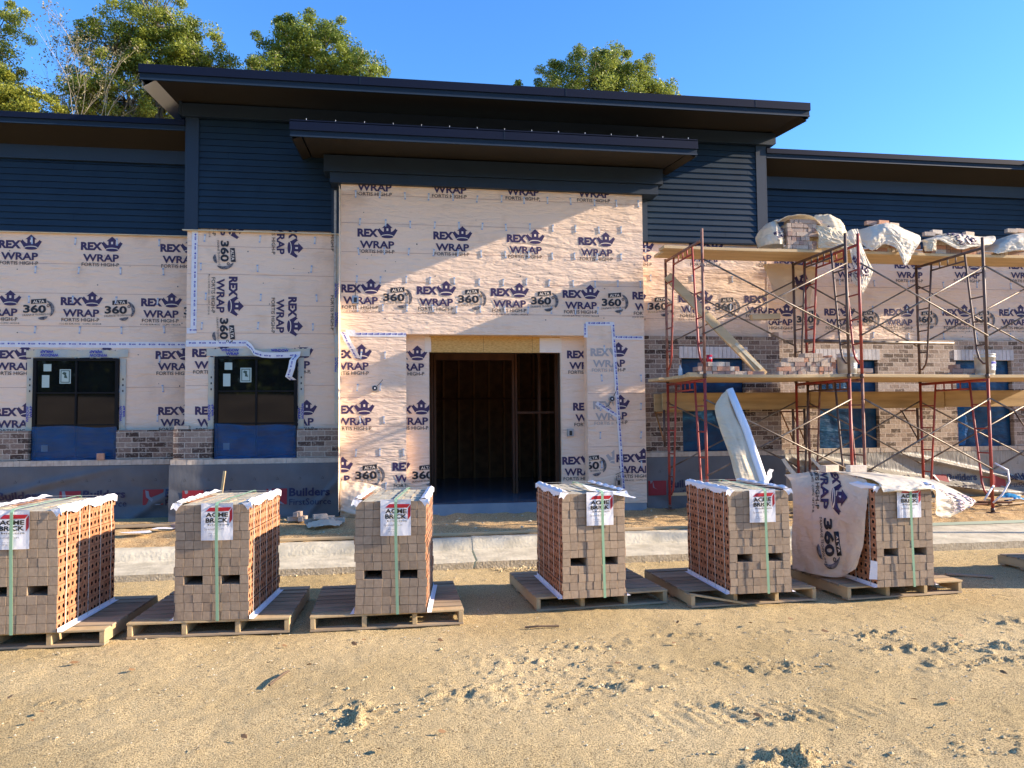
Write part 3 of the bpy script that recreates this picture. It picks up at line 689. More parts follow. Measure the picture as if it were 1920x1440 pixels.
# --- roofs
def roof(x0,x1,yf,zb,zt,yb,slope,side=.3,fr=None,name='roof'):
    """front eave; fascia bottom/top zb/zt at yf, rising to the back; fr: frieze boards (x0,x1,y,z0,z1)"""
    mb=MB(); dz=(yb-yf)*slope
    # metal deck
    mb.add([(x0,yf,zt),(x1,yf,zt),(x1,yb,zt+dz),(x0,yb,zt+dz),(x0,yf,zt+.025),(x1,yf,zt+.025),(x1,yb,zt+dz+.025),(x0,yb,zt+dz+.025)],
           [(0,1,5,4),(1,2,6,5),(3,0,4,7),(4,5,6,7),(0,3,2,1),(2,3,7,6)],'roof_metal')
    rf=bp(mb,name)
    def sub(mb,n): return mb.build(n,rf)
    h=zt-zb; mb=MB()
    mb.box(x0-.012,x1+.012,yf-.045,yf,zt-h*.48,zt+.035,'drip'); mb.box(x0-.004,x1+.004,yf-.02,yf,zb,zt-h*.485,'fascia'); mb.box(x0-.008,x1+.008,yf-.028,yf-.021,zb,zb+.018,'trim_blue')
    for xx in np.arange(x0+3.0,x1-.5,3.05): mb.box(xx,xx+.012,yf-.048,yf-.046,zt-h*.48,zt+.034,'fascia')
    sub(mb,'fascia')
    # rakes
    mb=MB()
    for xs,sg in ((x0,1),(x1,-1)):
        o=[(xs,yf,zb-.02),(xs,yb,zb-.02+dz),(xs,yb,zt+dz-.001),(xs,yf,zt-.001)]; i_=[(xs+sg*.02,p[1],p[2]) for p in o]
        mb.add(o+i_,[(0,1,2,3),(4,5,6,7),(0,4,5,1),(0,3,7,4)],'fascia')
    sub(mb,'rake_board')
    mb=MB(); s0=x0+.021;s1=x1-.021; zs=zb+.012
    mb.add([(s0+side,yf+.001,zs),(s1-side,yf+.001,zs),(s1-side,yb,zs+dz),(s0+side,yb,zs+dz)],[(0,1,2,3)],'soffit'); sub(mb,'soffit')
    return rf,sub,dz
rf,sub,dz=roof(-3.56,6.46,-1.0,6.42,6.60,9,.105,.13)
mb=MB(); # left rake return: sunlight put into its pale colour, hanging lower at its outer edge
mb.add([(-3.535,-.995,6.325),(-3.36,-.995,6.432),(-3.36,.9,6.432+.2),(-3.535,.9,6.325+.2)],[(0,1,2,3)],'soffit_sunlit'); mb.add([(-3.54,-.995,6.42),(-3.535,-.995,6.325),(-3.535,.9,6.525),(-3.54,.9,6.62)],[(0,1,2,3)],'soffit_sunlit')
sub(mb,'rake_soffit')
mb=MB(); mb.add([(6.31,-.995,6.43),(6.435,-.995,6.36),(6.435,.9,6.56),(6.31,.9,6.63)],[(0,1,2,3)],'soffit'); sub(mb,'rake_soffit')
mb=MB(); mb.box(-3.26,6.34,-.10,-.003,6.30,6.50,'trim_blue'); mb.box(-3.30,-3.262,-.10,.9,6.32,6.6,'trim_blue'); mb.box(6.342,6.38,-.10,.9,6.32,6.6,'trim_blue'); bp(mb,'frieze')
# entrance canopy
rf,sub,dz=roof(-1.49,4.46,-1.25,5.62,5.79,-.03,.105,.14)
mb=MB()
mb.add([(-1.468,-1.245,5.59),(-1.35,-1.245,5.635),(-1.35,-.04,5.76),(-1.468,-.04,5.715)],[(0,1,2,3)],'soffit'); mb.add([(4.32,-1.245,5.635),(4.438,-1.245,5.59),(4.438,-.04,5.715),(4.32,-.04,5.76)],[(0,1,2,3)],'soffit'); sub(mb,'rake_soffit')
mb=MB(); mb.box(-1.5,4.47,-1.30,-1.27,5.835,5.85,'drip')
for k in range(15):
    x=-1.28+k*.40; mb.box(x,x+.007,-1.285,-1.279,5.851,5.878,'clip_white')
sub(mb,'gutter_clip')
mb=MB(); mb.box(-1.13,4.25,-.37,-.003,5.45,5.70,'trim_blue'); mb.box(-1.04,4.18,-.335,-.003,5.29,5.445,'trim_blue'); bp(mb,'frieze')
# wing eaves
for x0,x1 in ((-11.8,-3.225),(6.232,12.3)):
    y0=-.02; mb=MB(); mb.add([(x0,y0,6.22),(x1,y0,6.22),(x1,8.5,7.1),(x0,8.5,7.1),(x0,y0,6.245),(x1,y0,6.245),(x1,8.5,7.125),(x0,8.5,7.125)],[(0,1,5,4),(1,2,6,5),(3,0,4,7),(4,5,6,7),(0,3,2,1),(2,3,7,6)],'roof_metal'); rf=bp(mb,'roof')
    mb=MB(); mb.box(x0,x1,y0-.045,y0,6.17,6.255,'drip'); mb.box(x0,x1,y0-.02,y0,6.09,6.169,'fascia'); mb.box(x0,x1,y0-.028,y0-.021,6.09,6.105,'trim_blue'); mb.build('fascia',rf)
    mb=MB(); mb.add([(x0,y0+.001,6.10),(x1,y0+.001,6.10),(x1,Wg-.06,5.95),(x0,Wg-.06,5.95)],[(0,1,2,3)],'soffit'); mb.build('soffit',rf)
    mb=MB(); mb.box(x0,x1,Wg-.07,Wg-.002,5.74,5.96,'trim_blue'); bp(mb,'frieze')
# unseen end pavilion on the right, added to shade the right wing
rf,sub,dz=roof(12.3,16.0,-1.0,6.42,6.60,3,.02,.13)
siding(12.6,15.7,4.6,6.3,0); 
mb=MB(); mb.box(12.6,15.7,-.003,0,1.1,4.6,'wrap'); bp(mb,'house_wrap')
# --- entrance header (OSB) and edges
mb=MB(); mb.box(.471,2.579,RC,.003,2.72,2.98,'osb')
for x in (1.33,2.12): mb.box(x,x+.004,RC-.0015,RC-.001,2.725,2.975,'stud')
bp(mb,'header_panel')
for x0,x1,sg in ((.40,.50,1),(2.24,2.60,-1)):
    P=[]; mb=MB()
    for i in range(9):
        z=2.722+i*.03; e=.012*mn.noise((z*12,x0,2)); P+=[(x0,RC-.006,z),(x1+sg*0+e,RC-.006,z)]
    mb.add(P,[(2*i,2*i+2,2*i+3,2*i+1) for i in range(8)],'wrap_flap'); bp(mb,'wrap_flap_or_shade_fin')
mb=MB(); mb.box(.455,.468,-.049,.15,FL,2.71,'black_plastic'); mb.box(2.582,2.60,RC-.002,.16,FL,2.719,'sheet_pink'); bp(mb,'door_jamb')
# electrical boxes and wires
def ebox(x,z,Y,wires,round_=True):
    mb=MB()
    if round_:
        mb.tube([(x,Y,z),(x,Y-.06,z-.0)],.045,'metal_grey',14); mb.tube([(x,Y-.061,z),(x,Y-.064,z)],.036,'black_plastic',14); mb.box(x-.01,x+.01,Y-.068,Y-.065,z-.012,z+.012,'edge_white')
    else:
        mb.box(x-.05,x+.05,Y-.05,Y,z-.06,z+.06,'metal_grey'); mb.box(x-.02,x+.025,Y-.053,Y-.051,z-.045,z+.03,'black_plastic')
    for w in wires: mb.tube([(x+a,Y-.05-b*.0,z+c) for a,b,c in w],.005,'black_plastic',5)
    return bp(mb,'electrical_box')
ebox(-.365,2.144,EN,[[(.03,0,.03),(.08,0,.08),(.12,0,.13)]]); ebox(3.36,1.964,EN,[[(.02,0,.03),(.06,0,.1),(.09,0,.2)],[(-.02,0,-.04),(-.05,0,-.1),(-.12,0,-.14)]])
ebox(3.45,.64,EN,[[(-.05,0,.12),(.05,0,.16),(.12,0,.15),(.2,0,.155)],[(-.03,0,.02),(-.04,0,.1)]],False); ebox(2.724,1.43,RC,[],False); ebox(-.66,3.50,EN,[[(0,0,.05),(.01,0,.25)]],False)

# --- interior framing seen through the doorway
mb=MB()
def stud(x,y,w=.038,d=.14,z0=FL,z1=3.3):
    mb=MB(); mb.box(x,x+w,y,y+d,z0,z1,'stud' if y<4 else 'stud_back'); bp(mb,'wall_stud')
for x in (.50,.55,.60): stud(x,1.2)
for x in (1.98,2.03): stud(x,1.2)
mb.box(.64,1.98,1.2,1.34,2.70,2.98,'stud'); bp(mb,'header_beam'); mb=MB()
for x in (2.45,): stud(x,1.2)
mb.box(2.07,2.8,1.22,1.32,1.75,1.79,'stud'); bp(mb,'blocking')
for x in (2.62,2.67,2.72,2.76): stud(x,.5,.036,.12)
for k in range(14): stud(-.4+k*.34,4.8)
mb=MB(); mb.box(-1.5,4.6,4.95,4.97,FL,3.4,'osb_shaded'); mb.box(-1.5,4.6,4.76,4.79,2.1,2.14,'stud'); bp(mb,'inner_sheathing')
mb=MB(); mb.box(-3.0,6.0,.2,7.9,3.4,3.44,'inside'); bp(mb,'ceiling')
# ================================================================= GROUND
def gheight(X,Y):
    H=.010*(fbm(X,Y,.7,3,3)-.5)*2+.012*(fbm(X,Y,3.0,4,5)-.5)*2
    r=np.abs(fbm(X,Y,7.,4,8)-.5)*2
    H=H+.010*(fbm(X,Y,16.,3,12)-.5)
    cl=[(-.26,-7.51,.16,.24,.055),(.42,-7.26,.35,.18,.03),(.89,-6.85,.45,.2,.038),(1.23,-7.31,.45,.14,.034),(1.78,-7.71,.40,.12,.03),(1.93,-7.93,.30,.08,.034),
        (2.5,-7.15,.35,.16,.03),(3.59,-6.59,.30,.12,.05),(3.64,-6.93,.45,.10,.045),(3.9,-7.3,.7,.12,.038),(1.88,-8.45,.26,.15,.085),(3.0,-8.45,.5,.15,.035),(-2.5,-6.0,.2,.1,.02),
        (.92,-7.52,.35,.10,.022),(2.37,-7.93,.3,.08,.02),(2.1,-6.32,.35,.1,.028),(4.86,-6.44,.35,.15,.03),(-1.9,-7.0,.25,.1,.025),(1.3,-6.5,.5,.12,.028),(1.8,-7.0,.6,.10,.03),(4.3,-7.0,.7,.14,.035),(2.9,-6.35,.5,.1,.02)]
    M=0
    for x,y,a,b,h in cl:
        g=np.exp(-(((X-x)/a)**2+((Y-y)/b)**2)*1.2); M=M+g*h
    c1=fbm(X,Y,13.,4,22,.55); rough=np.clip((c1-.47)*5.5,0,1.4)
    fine=np.abs(fbm(X,Y,34.,3,25,.6)-.5)*2
    H=H+M*.75*(rough*.9-.2)+M*.8*rough*(fine-.3)
    # tyre lines
    t=np.exp(-((Y+7.75+.05*X)/.16)**2)*np.clip((X-1.0)/.6,0,1)*np.clip((3.0-X)/.8,0,1); H=H+t*.010*np.sin(X*70+Y*18)*.5
    H=H-.012*np.exp(-((Y+6.0+.16*(X-1))/.12)**2)
    return H
def grid_obj(name,xs,ys,hf,z0,key,outer=None,extra=None):
    X,Y=np.meshgrid(xs,ys); H=hf(X,Y)
    ex=np.clip(np.minimum(X-xs[0],xs[-1]-X)/.3,0,1)*np.clip(np.minimum(Y-ys[0],ys[-1]-Y)/.12,0,1); Z=z0+H*ex
    if extra is not None: Z=Z+extra(X,Y)
    n=len(xs);m=len(ys); V=np.stack([X,Y,Z],-1).reshape(-1,3)
    I=np.arange(n*m).reshape(m,n); F=np.stack([I[:-1,:-1],I[:-1,1:],I[1:,1:],I[1:,:-1]],-1).reshape(-1,4)
    if outer is not None:
        ov=[];of=[]
        x0,x1,y0,y1=xs[0],xs[-1],ys[0],ys[-1]
        for (a,b,c,d) in outer(x0,x1,y0,y1):
            k=len(V)+len(ov); ov+=[(a,c,z0),(b,c,z0),(b,d,z0),(a,d,z0)]; of.append((k,k+1,k+2,k+3))
        V=np.concatenate([V,np.array(ov)]); F=np.concatenate([F,np.array(of)])
    me=bpy.data.meshes.new(name); me.vertices.add(len(V)); me.vertices.foreach_set('co',V.astype(np.float32).ravel())
    me.loops.add(len(F)*4); me.polygons.add(len(F)); me.loops.foreach_set('vertex_index',F.astype(np.int32).ravel())
    me.polygons.foreach_set('loop_start',np.arange(0,len(F)*4,4,dtype=np.int32)); 
    try: me.polygons.foreach_set('loop_total',np.full(len(F),4,dtype=np.int32))
    except Exception: pass
    me.polygons.foreach_set('use_smooth',np.ones(len(F),dtype=bool))
    me.update(calc_edges=True); me.validate(); me.materials.append(MATS[key])
    o=bpy.data.objects.new(name,me); COL.objects.link(o); return o
g=grid_obj('ground',np.arange(-6.2,9.6,.016),np.arange(-9.2,-3.46,.016),gheight,0,'dirt',
    lambda x0,x1,y0,y1:[(-300,x0,-300,y1),(x1,300,-300,y1),(x0,x1,-300,y0)])
tag(g,kind='structure')
def sheight(X,Y):
    H=.022*(fbm(X,Y,1.1,3,31)-.5)*2+.03*(fbm(X,Y,4.5,4,35)-.5)*2+.01*(fbm(X,Y,18.,3,36)-.5)
    H=H-.035*np.exp(-((Y+1.75+.02*X)/.10)**2)+.03*np.exp(-((Y+2.12-.05*np.sin(X))/.13)**2)
    H=H+.05*np.clip((X-6)/1.5,0,1)*np.exp(-((Y+1.2)/.6)**2)
    return H
g=grid_obj('soil',np.arange(-7.2,11.2,.028),np.arange(-2.56,-.02,.028),sheight,.195,'soil',
    lambda x0,x1,y0,y1:[(-300,x0,y0,300),(x1,300,y0,300),(x0,x1,y1,300)])
tag(g,kind='structure')
# ---- kerb and gutter
def kerb_prof(x):
    t=min(max((x-5.3)/1.3,0),1); t=t*t*(3-2*t)
    A=[(-3.52,-.06),(-3.51,.072),(-3.47,.082),(-2.80,.070),(-2.745,.078),(-2.715,.13),(-2.695,.165),(-2.665,.19),(-2.56,.2),(-2.50,.198),(-2.49,.1)]
    Bp=[(-3.52,-.06),(-3.51,.085),(-3.47,.097),(-3.10,.12),(-2.95,.128),(-2.82,.134),(-2.74,.14),(-2.66,.144),(-2.58,.146),(-2.50,.146),(-2.49,.05)]
    return [(a[0]*(1-t)+b[0]*t,a[1]*(1-t)+b[1]*t) for a,b in zip(A,Bp)]
def kerb(x0,x1,dz=0):
    n=max(2,int((x1-x0)/.06)); n=min(n,400); vs=[];fs=[];k=11
    for i in range(n+1):
        x=x0+(x1-x0)*i/n
        for j,(y,z) in enumerate(kerb_prof(x)):
            e=.006*mn.noise((x*6,j*2.1,0))+.004*mn.noise((x*22,j*3.3,4))
            vs.append((x+ (.02*j if (x0>.5 and i==0 and x0<1) or (x1>.5 and i==n and x1<1) else 0),y+e,z+e*.7+dz))
    for i in range(n):
        for j in range(k-1): fs.append((i*k+j,(i+1)*k+j,(i+1)*k+j+1,i*k+j+1))
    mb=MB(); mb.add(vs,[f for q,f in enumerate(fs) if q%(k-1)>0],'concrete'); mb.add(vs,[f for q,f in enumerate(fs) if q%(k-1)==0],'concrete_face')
    o=mb.build('kerb',None,True); tag(o,kind='structure')
    md=o.modifiers.new('b','EDGE_SPLIT'); md.split_angle=R(50)
    return o
kerb(-7.5,.80,.0); kerb(.822,5.0,.006); kerb(5.006,12,0)
mb=MB()
for x0,x1 in ((-60,-7.5),(12,60)):
    pr_=kerb_prof(x0); vs=[(x,y,z) for x in (x0,x1) for y,z in pr_]; mb.add(vs,[(j,11+j,12+j,j+1) for j in range(10)],'concrete')
tag(mb.build('kerb',None,True),kind='structure')
# ---- loose stones and crumbs
def crumbs(name,n,area,z,key,smin,smax,seed,zf=None):
    rr=np.random.default_rng(seed); V=[];F=[];M=[]
    base=np.array([(1,0,0),(-1,0,0),(0,1,0),(0,-1,0),(0,0,1),(0,0,-.6)],float)
    fc=[(0,2,4),(2,1,4),(1,3,4),(3,0,4),(2,0,5),(1,2,5),(3,1,5),(0,3,5)]
    mb=MB()
    for i in range(n):
        a=area[rr.integers(len(area))]
        x=rr.normal(a[0],a[2]) if a[4] else rr.uniform(a[0],a[2]); y=rr.normal(a[1],a[3]) if a[4] else rr.uniform(a[1],a[3])
        s=smin+(smax-smin)*rr.random()**3
        P=base*(s*(.6+.8*rr.random((6,1))))*np.array([1,1,.7]); t=rr.random()*6.28;c,s_=math.cos(t),math.sin(t)
        P=np.stack([P[:,0]*c-P[:,1]*s_+x,P[:,0]*s_+P[:,1]*c+y,P[:,2]+z],1)
        mb.add(P.tolist(),fc,key)
    o=mb.build(name); return tag(o,kind='stuff')
cl=[(-.26,-7.51,.14,.16,1),(.42,-7.26,.3,.15,1),(.89,-6.85,.4,.2,1),(1.23,-7.31,.4,.12,1),(1.85,-7.8,.35,.12,1),(2.5,-7.15,.3,.15,1),(3.6,-6.75,.4,.15,1),(3.9,-7.3,.5,.12,1),(1.88,-8.45,.25,.12,1),(3.0,-8.4,.4,.15,1),(1.3,-6.5,.5,.12,1)]
crumbs('loose_clods',1300,cl,.008,'clod',.003,.016,4); crumbs('gravel',6500,[(-5.5,-9,8,-3.6,0)],.004,'stone',.002,.010,5)
crumbs('gravel',420,[(-2.6,-3.58,5.2,-3.50,0),(1.0,-3.75,1.6,-3.55,0)],.008,'clod',.005,.022,6)
crumbs('rubble',500,[(-3,-2.4,11,-.3,0),(5.5,-1.8,10.5,-.5,0)],.215,'stone',.006,.03,7)
# dead leaves, twigs
def leafy(x,y,z,s,key,rz,tilt=.3):
    mb=MB(); e=Euler((tilt,tilt*.5,rz)).to_matrix()
    pts=[(-1,0,0),(-.45,.42,.12),(.2,.5,.05),(1,0,.1),(.25,-.45,.12),(-.4,-.42,.02)]
    mb.add([tuple(e@Vector(p)*s+Vector((x,y,z+s*.3))) for p in pts],[(0,1,2,3,4,5)],key)
    o=mb.build('fallen_leaf' if key!='green_leaf' else 'green_leaf'); return o
rr=random.Random(5)
spots_=[(rr.uniform(-2.2,4.5),rr.uniform(-8.2,-6.0)) for _ in range(22)]+[(.90,-7.2),(-1.0,-7.82),(-2.3,-6.9),(-1.75,-6.5),(-.6,-6.6),(3.2,-6.5),(2.2,-6.05),(4.6,-6.7),(.3,-6.2),(1.3,-8.2),(-2.0,-7.3),(-.1,-8.0)]
for i,(x,y) in enumerate(spots_): tag(leafy(x,y,.012,rr.uniform(.02,.035),'dead_leaf',rr.random()*6,rr.uniform(.2,.6)),'small curled brown leaf lying on the sunlit dirt in the foreground','fallen leaf','dry leaves scattered on the dirt')
tag(leafy(-2.93,-6.1,.02,.07,'green_leaf',.2,.1),'green leaf on the dirt at the left edge of the photo','leaf')
mb=MB(); mb.tube([(-.80,-6.95,.015),(-.74,-6.8,.03),(-.72,-6.7,.015)],.008,'twig',6); tag(mb.build('twig'),'short twig standing out of the dirt in the left foreground','twig')
mb=MB(); mb.tube([(.98,-5.95,.012),(1.08,-5.97,.02),(1.25,-5.96,.012)],.008,'twig',6); tag(mb.build('twig'),'dark stick lying on dirt right of the narrow brick stack','twig')

# ================================================================= BACKGROUND BEHIND CAMERA (mirrored in the window glass)
xs=np.linspace(-60,60,40); ys=np.linspace(-60,-22,16); X,Yg=np.meshgrid(xs,ys)
Z=np.clip((-22-Yg)/12,0,1)*3.2+.6*(fbm(X,Yg,.12,3,77)-.5)*np.clip((-22-Yg)/6,0,1)+.004
mb=MB(); n=40; mb.add(np.stack([X,Yg,Z],-1).reshape(-1,3).tolist(),[(j*n+i,j*n+i+1,(j+1)*n+i+1,(j+1)*n+i) for j in range(15) for i in range(n-1)],'hill_grass'); tag(mb.build('hill',None,True),kind='structure')

# ================================================================= TREES
def leaves(name,clumps,nper,size,key,parent,seed,droop=0):
    rr=np.random.default_rng(seed); C=np.array([c[:3] for c in clumps]); Rr=np.array([c[3] for c in clumps])
    N=len(C)*nper; idx=np.repeat(np.arange(len(C)),nper)
    d=rr.normal(size=(N,3)); d/=np.linalg.norm(d,axis=1,keepdims=True); rad=rr.random(N)**.45
    P=C[idx]+d*(rad*Rr[idx])[:,None]*np.array([1,1,.72])
    # leaf frame
    n=rr.normal(size=(N,3))+np.array([0,-.2,.8]); n/=np.linalg.norm(n,axis=1,keepdims=True)
    a=np.cross(n,rr.normal(size=(N,3))); a/=np.linalg.norm(a,axis=1,keepdims=True); b=np.cross(n,a)
    s=(size*(.55+.9*rr.random(N)))[:,None]*np.clip(.75+.5*Rr[idx],.7,1.1)[:,None]
    V=np.stack([P-a*s,P-b*s*.55+n*s*.15,P+a*s,P+b*s*.55+n*s*.15],1).reshape(-1,3)
    me=bpy.data.meshes.new(name); me.vertices.add(N*4); me.vertices.foreach_set('co',V.astype(np.float32).ravel())
    me.loops.add(N*4); me.polygons.add(N); me.loops.foreach_set('vertex_index',np.arange(N*4,dtype=np.int32)); me.polygons.foreach_set('loop_start',np.arange(0,N*4,4,dtype=np.int32))
    at=me.attributes.new('tone','FLOAT','FACE'); ct=rr.random(len(C)); at.data.foreach_set('value',np.clip(.55*ct[idx]+.55*rr.random(N)-.05,0,1).astype(np.float32))
    me.update(calc_edges=True); me.materials.append(MATS[key])
    o=bpy.data.objects.new(name,me); COL.objects.link(o); o.parent=parent; return o
def tree(loc,h,blobs,label,cat='tree',nper=70,size=.075,key='leaf_oak',nclump=26,cr=.5,seed=1,bark='bark',twigs=3,r0=.28,pre='oak_tree'):
    """blobs: (x,z,ry,rx,rz) relative to loc, in metres"""
    rr=random.Random(seed); T=thing(pre,loc,label,cat,'trees behind the building')
    mb=MB(); mb.tube([(0,0,-.2),(.1,0,h*.3),(-.05,.1,h*.6),(.05,0,h*.85)],[r0,r0*.75,r0*.5,r0*.22],bark,9); mb.build('trunk',T,True)
    clumps=[]; mb=MB()
    for (bx,bz,ry,rx,rz) in blobs:
        by=rr.uniform(-.3,.3)*ry; s=Vector((rr.uniform(-.05,.05),0,max(h*.35,bz-rz-rr.uniform(1.5,3)))); e=Vector((bx,by,bz-rz*.1)); m=(s+e)/2+Vector((rr.uniform(-.3,.3),rr.uniform(-.3,.3),-.3))
        mb.tube([s,m,e],[r0*.42,r0*.28,r0*.1],bark,6)
        k=int(nclump*max(.5,(rx*rz*ry)**(1/3)/1.3))
        for i in range(k):
            while True:
                v=Vector((rr.uniform(-1,1),rr.uniform(-1,1),rr.uniform(-1,1)))
                if .3<v.length<1: break
            c=(bx+v.x*rx,by+v.y*ry,bz+v.z*rz); rad=cr*rr.choice((.45,.6,.8,1.0,1.15)); 
            if rr.random()<.22:
                q_=v.normalized()*rr.uniform(.95,1.12); c=(bx+q_.x*rx,by+q_.y*ry,bz+q_.z*rz); rad=cr*rr.uniform(.45,.65)
            clumps.append((*c,rad))
            if i%2==0: 
                q=Vector(c); st=e+(q-e)*.05; mb.tube([st,(st+q)/2+Vector((rr.uniform(-.15,.15),0,-.12)),q],[r0*.12,r0*.07,r0*.02],bark,4,False)
                for _ in range(twigs):
                    w=q+Vector((rr.uniform(-.5,.5),rr.uniform(-.5,.5),rr.uniform(0,.6)))*rad*1.3; mb.tube([q,w],[.014,.006],'bark_pale',3,False)
    mb.build('limb',T,True); leaves('crown',clumps,nper,size,key,T,seed); return T
tree((-15.3,19,0),17,[(-1.6,14.6,1.8,1.8,2.2),(-.3,16.6,1.6,1.4,2.2),(-.1,13.0,1.6,1.5,1.4)],'leafy green tree cut off by the left photo edge, behind the wing roof',seed=3,key='leaf_oak',pre='deciduous_tree',nper=330,nclump=48,size=.044)
tree((-14.2,17.2,0),12,[(-.9,13.2,1.5,1.7,1.5),(.6,12.8,1.3,1.5,.9),(-2.2,13.6,1.4,1.2,1.4)],'low yellow green tree peeking over the left wing roof, left of the tall oak',seed=4,key='leaf_yellow',nclump=66,nper=300,size=.045,pre='deciduous_tree')
tree((-9.2,18,0),17,[(-.1,17.2,1.9,1.5,2.3),(-1.5,15.9,1.5,1.2,1.2),(1.5,15.7,1.6,1.2,1.4),(-1.2,14.2,1.8,1.8,1.5),(.6,14.3,1.6,1.6,1.4),(.5,16.0,1.5,1.5,1.3),(-2.2,14.0,1.2,.8,.9)],'tall dark green oak with its top out of frame, behind the left wing roof',seed=5,nper=320,nclump=50,size=.044,pre='oak_tree')
tree((-3.2,18,0),16.5,[(.1,16.4,1.8,1.6,1.3),(-1.7,15.3,1.5,1.2,1.3),(1.3,15.4,1.6,1.4,1.2),(.0,14.9,1.7,1.6,1.3),(2.2,14.5,1.2,.9,.9),(-.9,16.6,1.1,.8,.8)],'round headed green tree right of the tall oak, above the left half of the roof',seed=6,key='leaf_mid',nper=310,nclump=48,size=.044,pre='oak_tree')
tree((8.3,18,0),16,[(-.2,15.9,1.7,1.4,1.2),(-1.9,15.2,1.4,1.1,1.2),(1.6,15.5,1.5,1.2,1.1),(2.5,14.8,1.2,.9,.9),(.3,14.6,1.7,2.2,1.0),(.5,16.6,.9,.9,.6)],'round yellow green tree standing alone above the right half of the roof',seed=7,key='leaf_r',nper=310,nclump=48,size=.044,pre='deciduous_tree')
tree((4.95,19,0),14.5,[(0,15.35,.6,.5,.5)],'small dark tree top just left of the lone round tree above the roof',seed=8,key='leaf_mid',nclump=24,cr=.3,nper=60,pre='deciduous_tree')
tree((14,-4.2,0),4.6,[(0,5.98,.62,1.0,.6)],'unseen small tree added beyond the right edge to shade the soil by the entrance',seed=9,key='leaf_mid',nclump=60,nper=200,size=.06,r0=.08,pre='added_shade_tree')  # unseen tree added as a shadow caster for the entrance soil
# nearly bare tree
def bare_tree(loc,seed):
    rr=random.Random(seed); T=thing('bare_tree',loc,'thin almost leafless tree with pale branches between the two leafy trees at left','tree','trees behind the building')
    mb=MB(); tips=[]
    def grow(p,d,l,r,n):
        pts=[p];q=p
        for i in range(3):
            d=(d+Vector((rr.uniform(-.13,.13),rr.uniform(-.13,.13),.03))).normalized(); q=q+d*l/3; pts.append(q)
        mb.tube(pts,[r,r*.85,r*.72,r*.6],'bark_pale',5 if n>2 else 3,False)
        if n==0: tips.append(q); return
        if n<=2: tips.append(q)
        for k in range(3 if n>1 else 4):
            e=(d+Vector((rr.uniform(-.5,.55),rr.uniform(-.4,.4),rr.uniform(-.1,.35)))).normalized(); grow(pts[rr.choice((1,2,3))],e,l*.72,r*.52,n-1)
    grow(Vector((0,0,0)),Vector((.05,0,1)),8.5,.16,0); mb2=mb; mb.build('trunk',T,True); mb=MB()
    def g2(): pass
    globals()['_mb']=mb
    for k in range(7):
        p=Vector((.25,0,7.6+k*.42)); d=Vector((rr.uniform(-.5,.6),rr.uniform(-.4,.4),1)).normalized()
        mb_grow(mb,tips,rr,p,d,3.5-.12*k,.045,4)
    mb.build('limb',T,True)
    leaves('crown',[(*t,.32) for t in tips],9,.05,'leaf_dry',T,seed)
def mb_grow(mb,tips,rr,p,d,l,r,n):
    pts=[p];q=p
    for i in range(3):
        d=(d+Vector((rr.uniform(-.14,.14),rr.uniform(-.14,.14),.02))).normalized(); q=q+d*l/3; pts.append(q)
    mb.tube(pts,[r,r*.85,r*.72,r*.6],'bark_pale',5 if n>2 else 3,False)
    if n<=2: tips.append(q)
    if n==0: return
    for k in range(3):
        e=(d+Vector((rr.uniform(-.55,.6),rr.uniform(-.4,.4),rr.uniform(-.15,.3)))).normalized(); mb_grow(mb,tips,rr,pts[rr.choice((1,2,3,3))],e,l*.7,r*.55,n-1)
bare_tree((-13.2,18.3,0),12)
# dark wood far behind the photographer, mirrored in the window glass
rr=random.Random(41); cl_=[(rr.uniform(-80,80),rr.uniform(-82,-66),rr.uniform(3,13),rr.uniform(2,4)) for _ in range(380)]
o=leaves('wood',cl_,50,.8,'leaf_mid',None,42); tag(o,kind='stuff')

# ================================================================= PALLETS
def make_pallet(seed,W=1.2,D=1.12,H=.118,nb=8,nst=4,broken=False):
    rr=random.Random(seed); t=thing('pallet',(0,0,0),'x','pallet')
    xs=[0,.33*W,.66*W,W-.038] if nst==4 else [0,.42*W,.66*W,W-.038]
    for i in range(nst):
        mb=MB(); mb.box(xs[i],xs[i]+.038,0.004,D-.004,.0161,H-.0161,'stringer_wood'); bevel(mb.build('stringer',t),.003)
    w=D/nb-.032
    for i in range(nb):
        y=i*(D/nb)+rr.uniform(-.004,.004); mb=MB(); ww=w+rr.uniform(-.012,.012); rz=rr.uniform(-.008,.008)
        M=Matrix.Translation((W/2,y+ww/2,H-.008+rr.uniform(-.0007,.0007)))@Euler((0,0,rz)).to_matrix().to_4x4()
        mb.box(-W/2-.004,W/2+.004,-ww/2,ww/2,-.008,.008,rr.choice(['pallet_wood','pallet_wood_b']) if i else 'stringer_wood',M); bevel(mb.build('deck_board',t),.002)
    for y in (.0,.35*D,.65*D,D-.1):
        mb=MB(); mb.box(0,W,y,y+.09,0,.0158,'pallet_wood'); mb.build('bottom_board',t)
    return t
pals=[(-3.36,-5.80,-2,'pallet under the leftmost brick stack, partly cut off by the photo edge'),(-2.05,-5.71,-1.5,'pallet under the second brick stack from the left'),
(-.69,-5.76,.5,'pallet under the narrow brick stack left of the doorway'),(1.16,-5.47,3.5,'pallet under the brick stack in front of the right door pier'),
(2.50,-5.60,2.5,'pallet with a broken front board, left of the sheeted stack'),(3.97,-5.60,3.5,'pallet under the sheeted brick stack'),(6.55,-5.50,0,'pallet corner at the right edge of the photo')]
PG='wooden pallets in a row on the dirt'
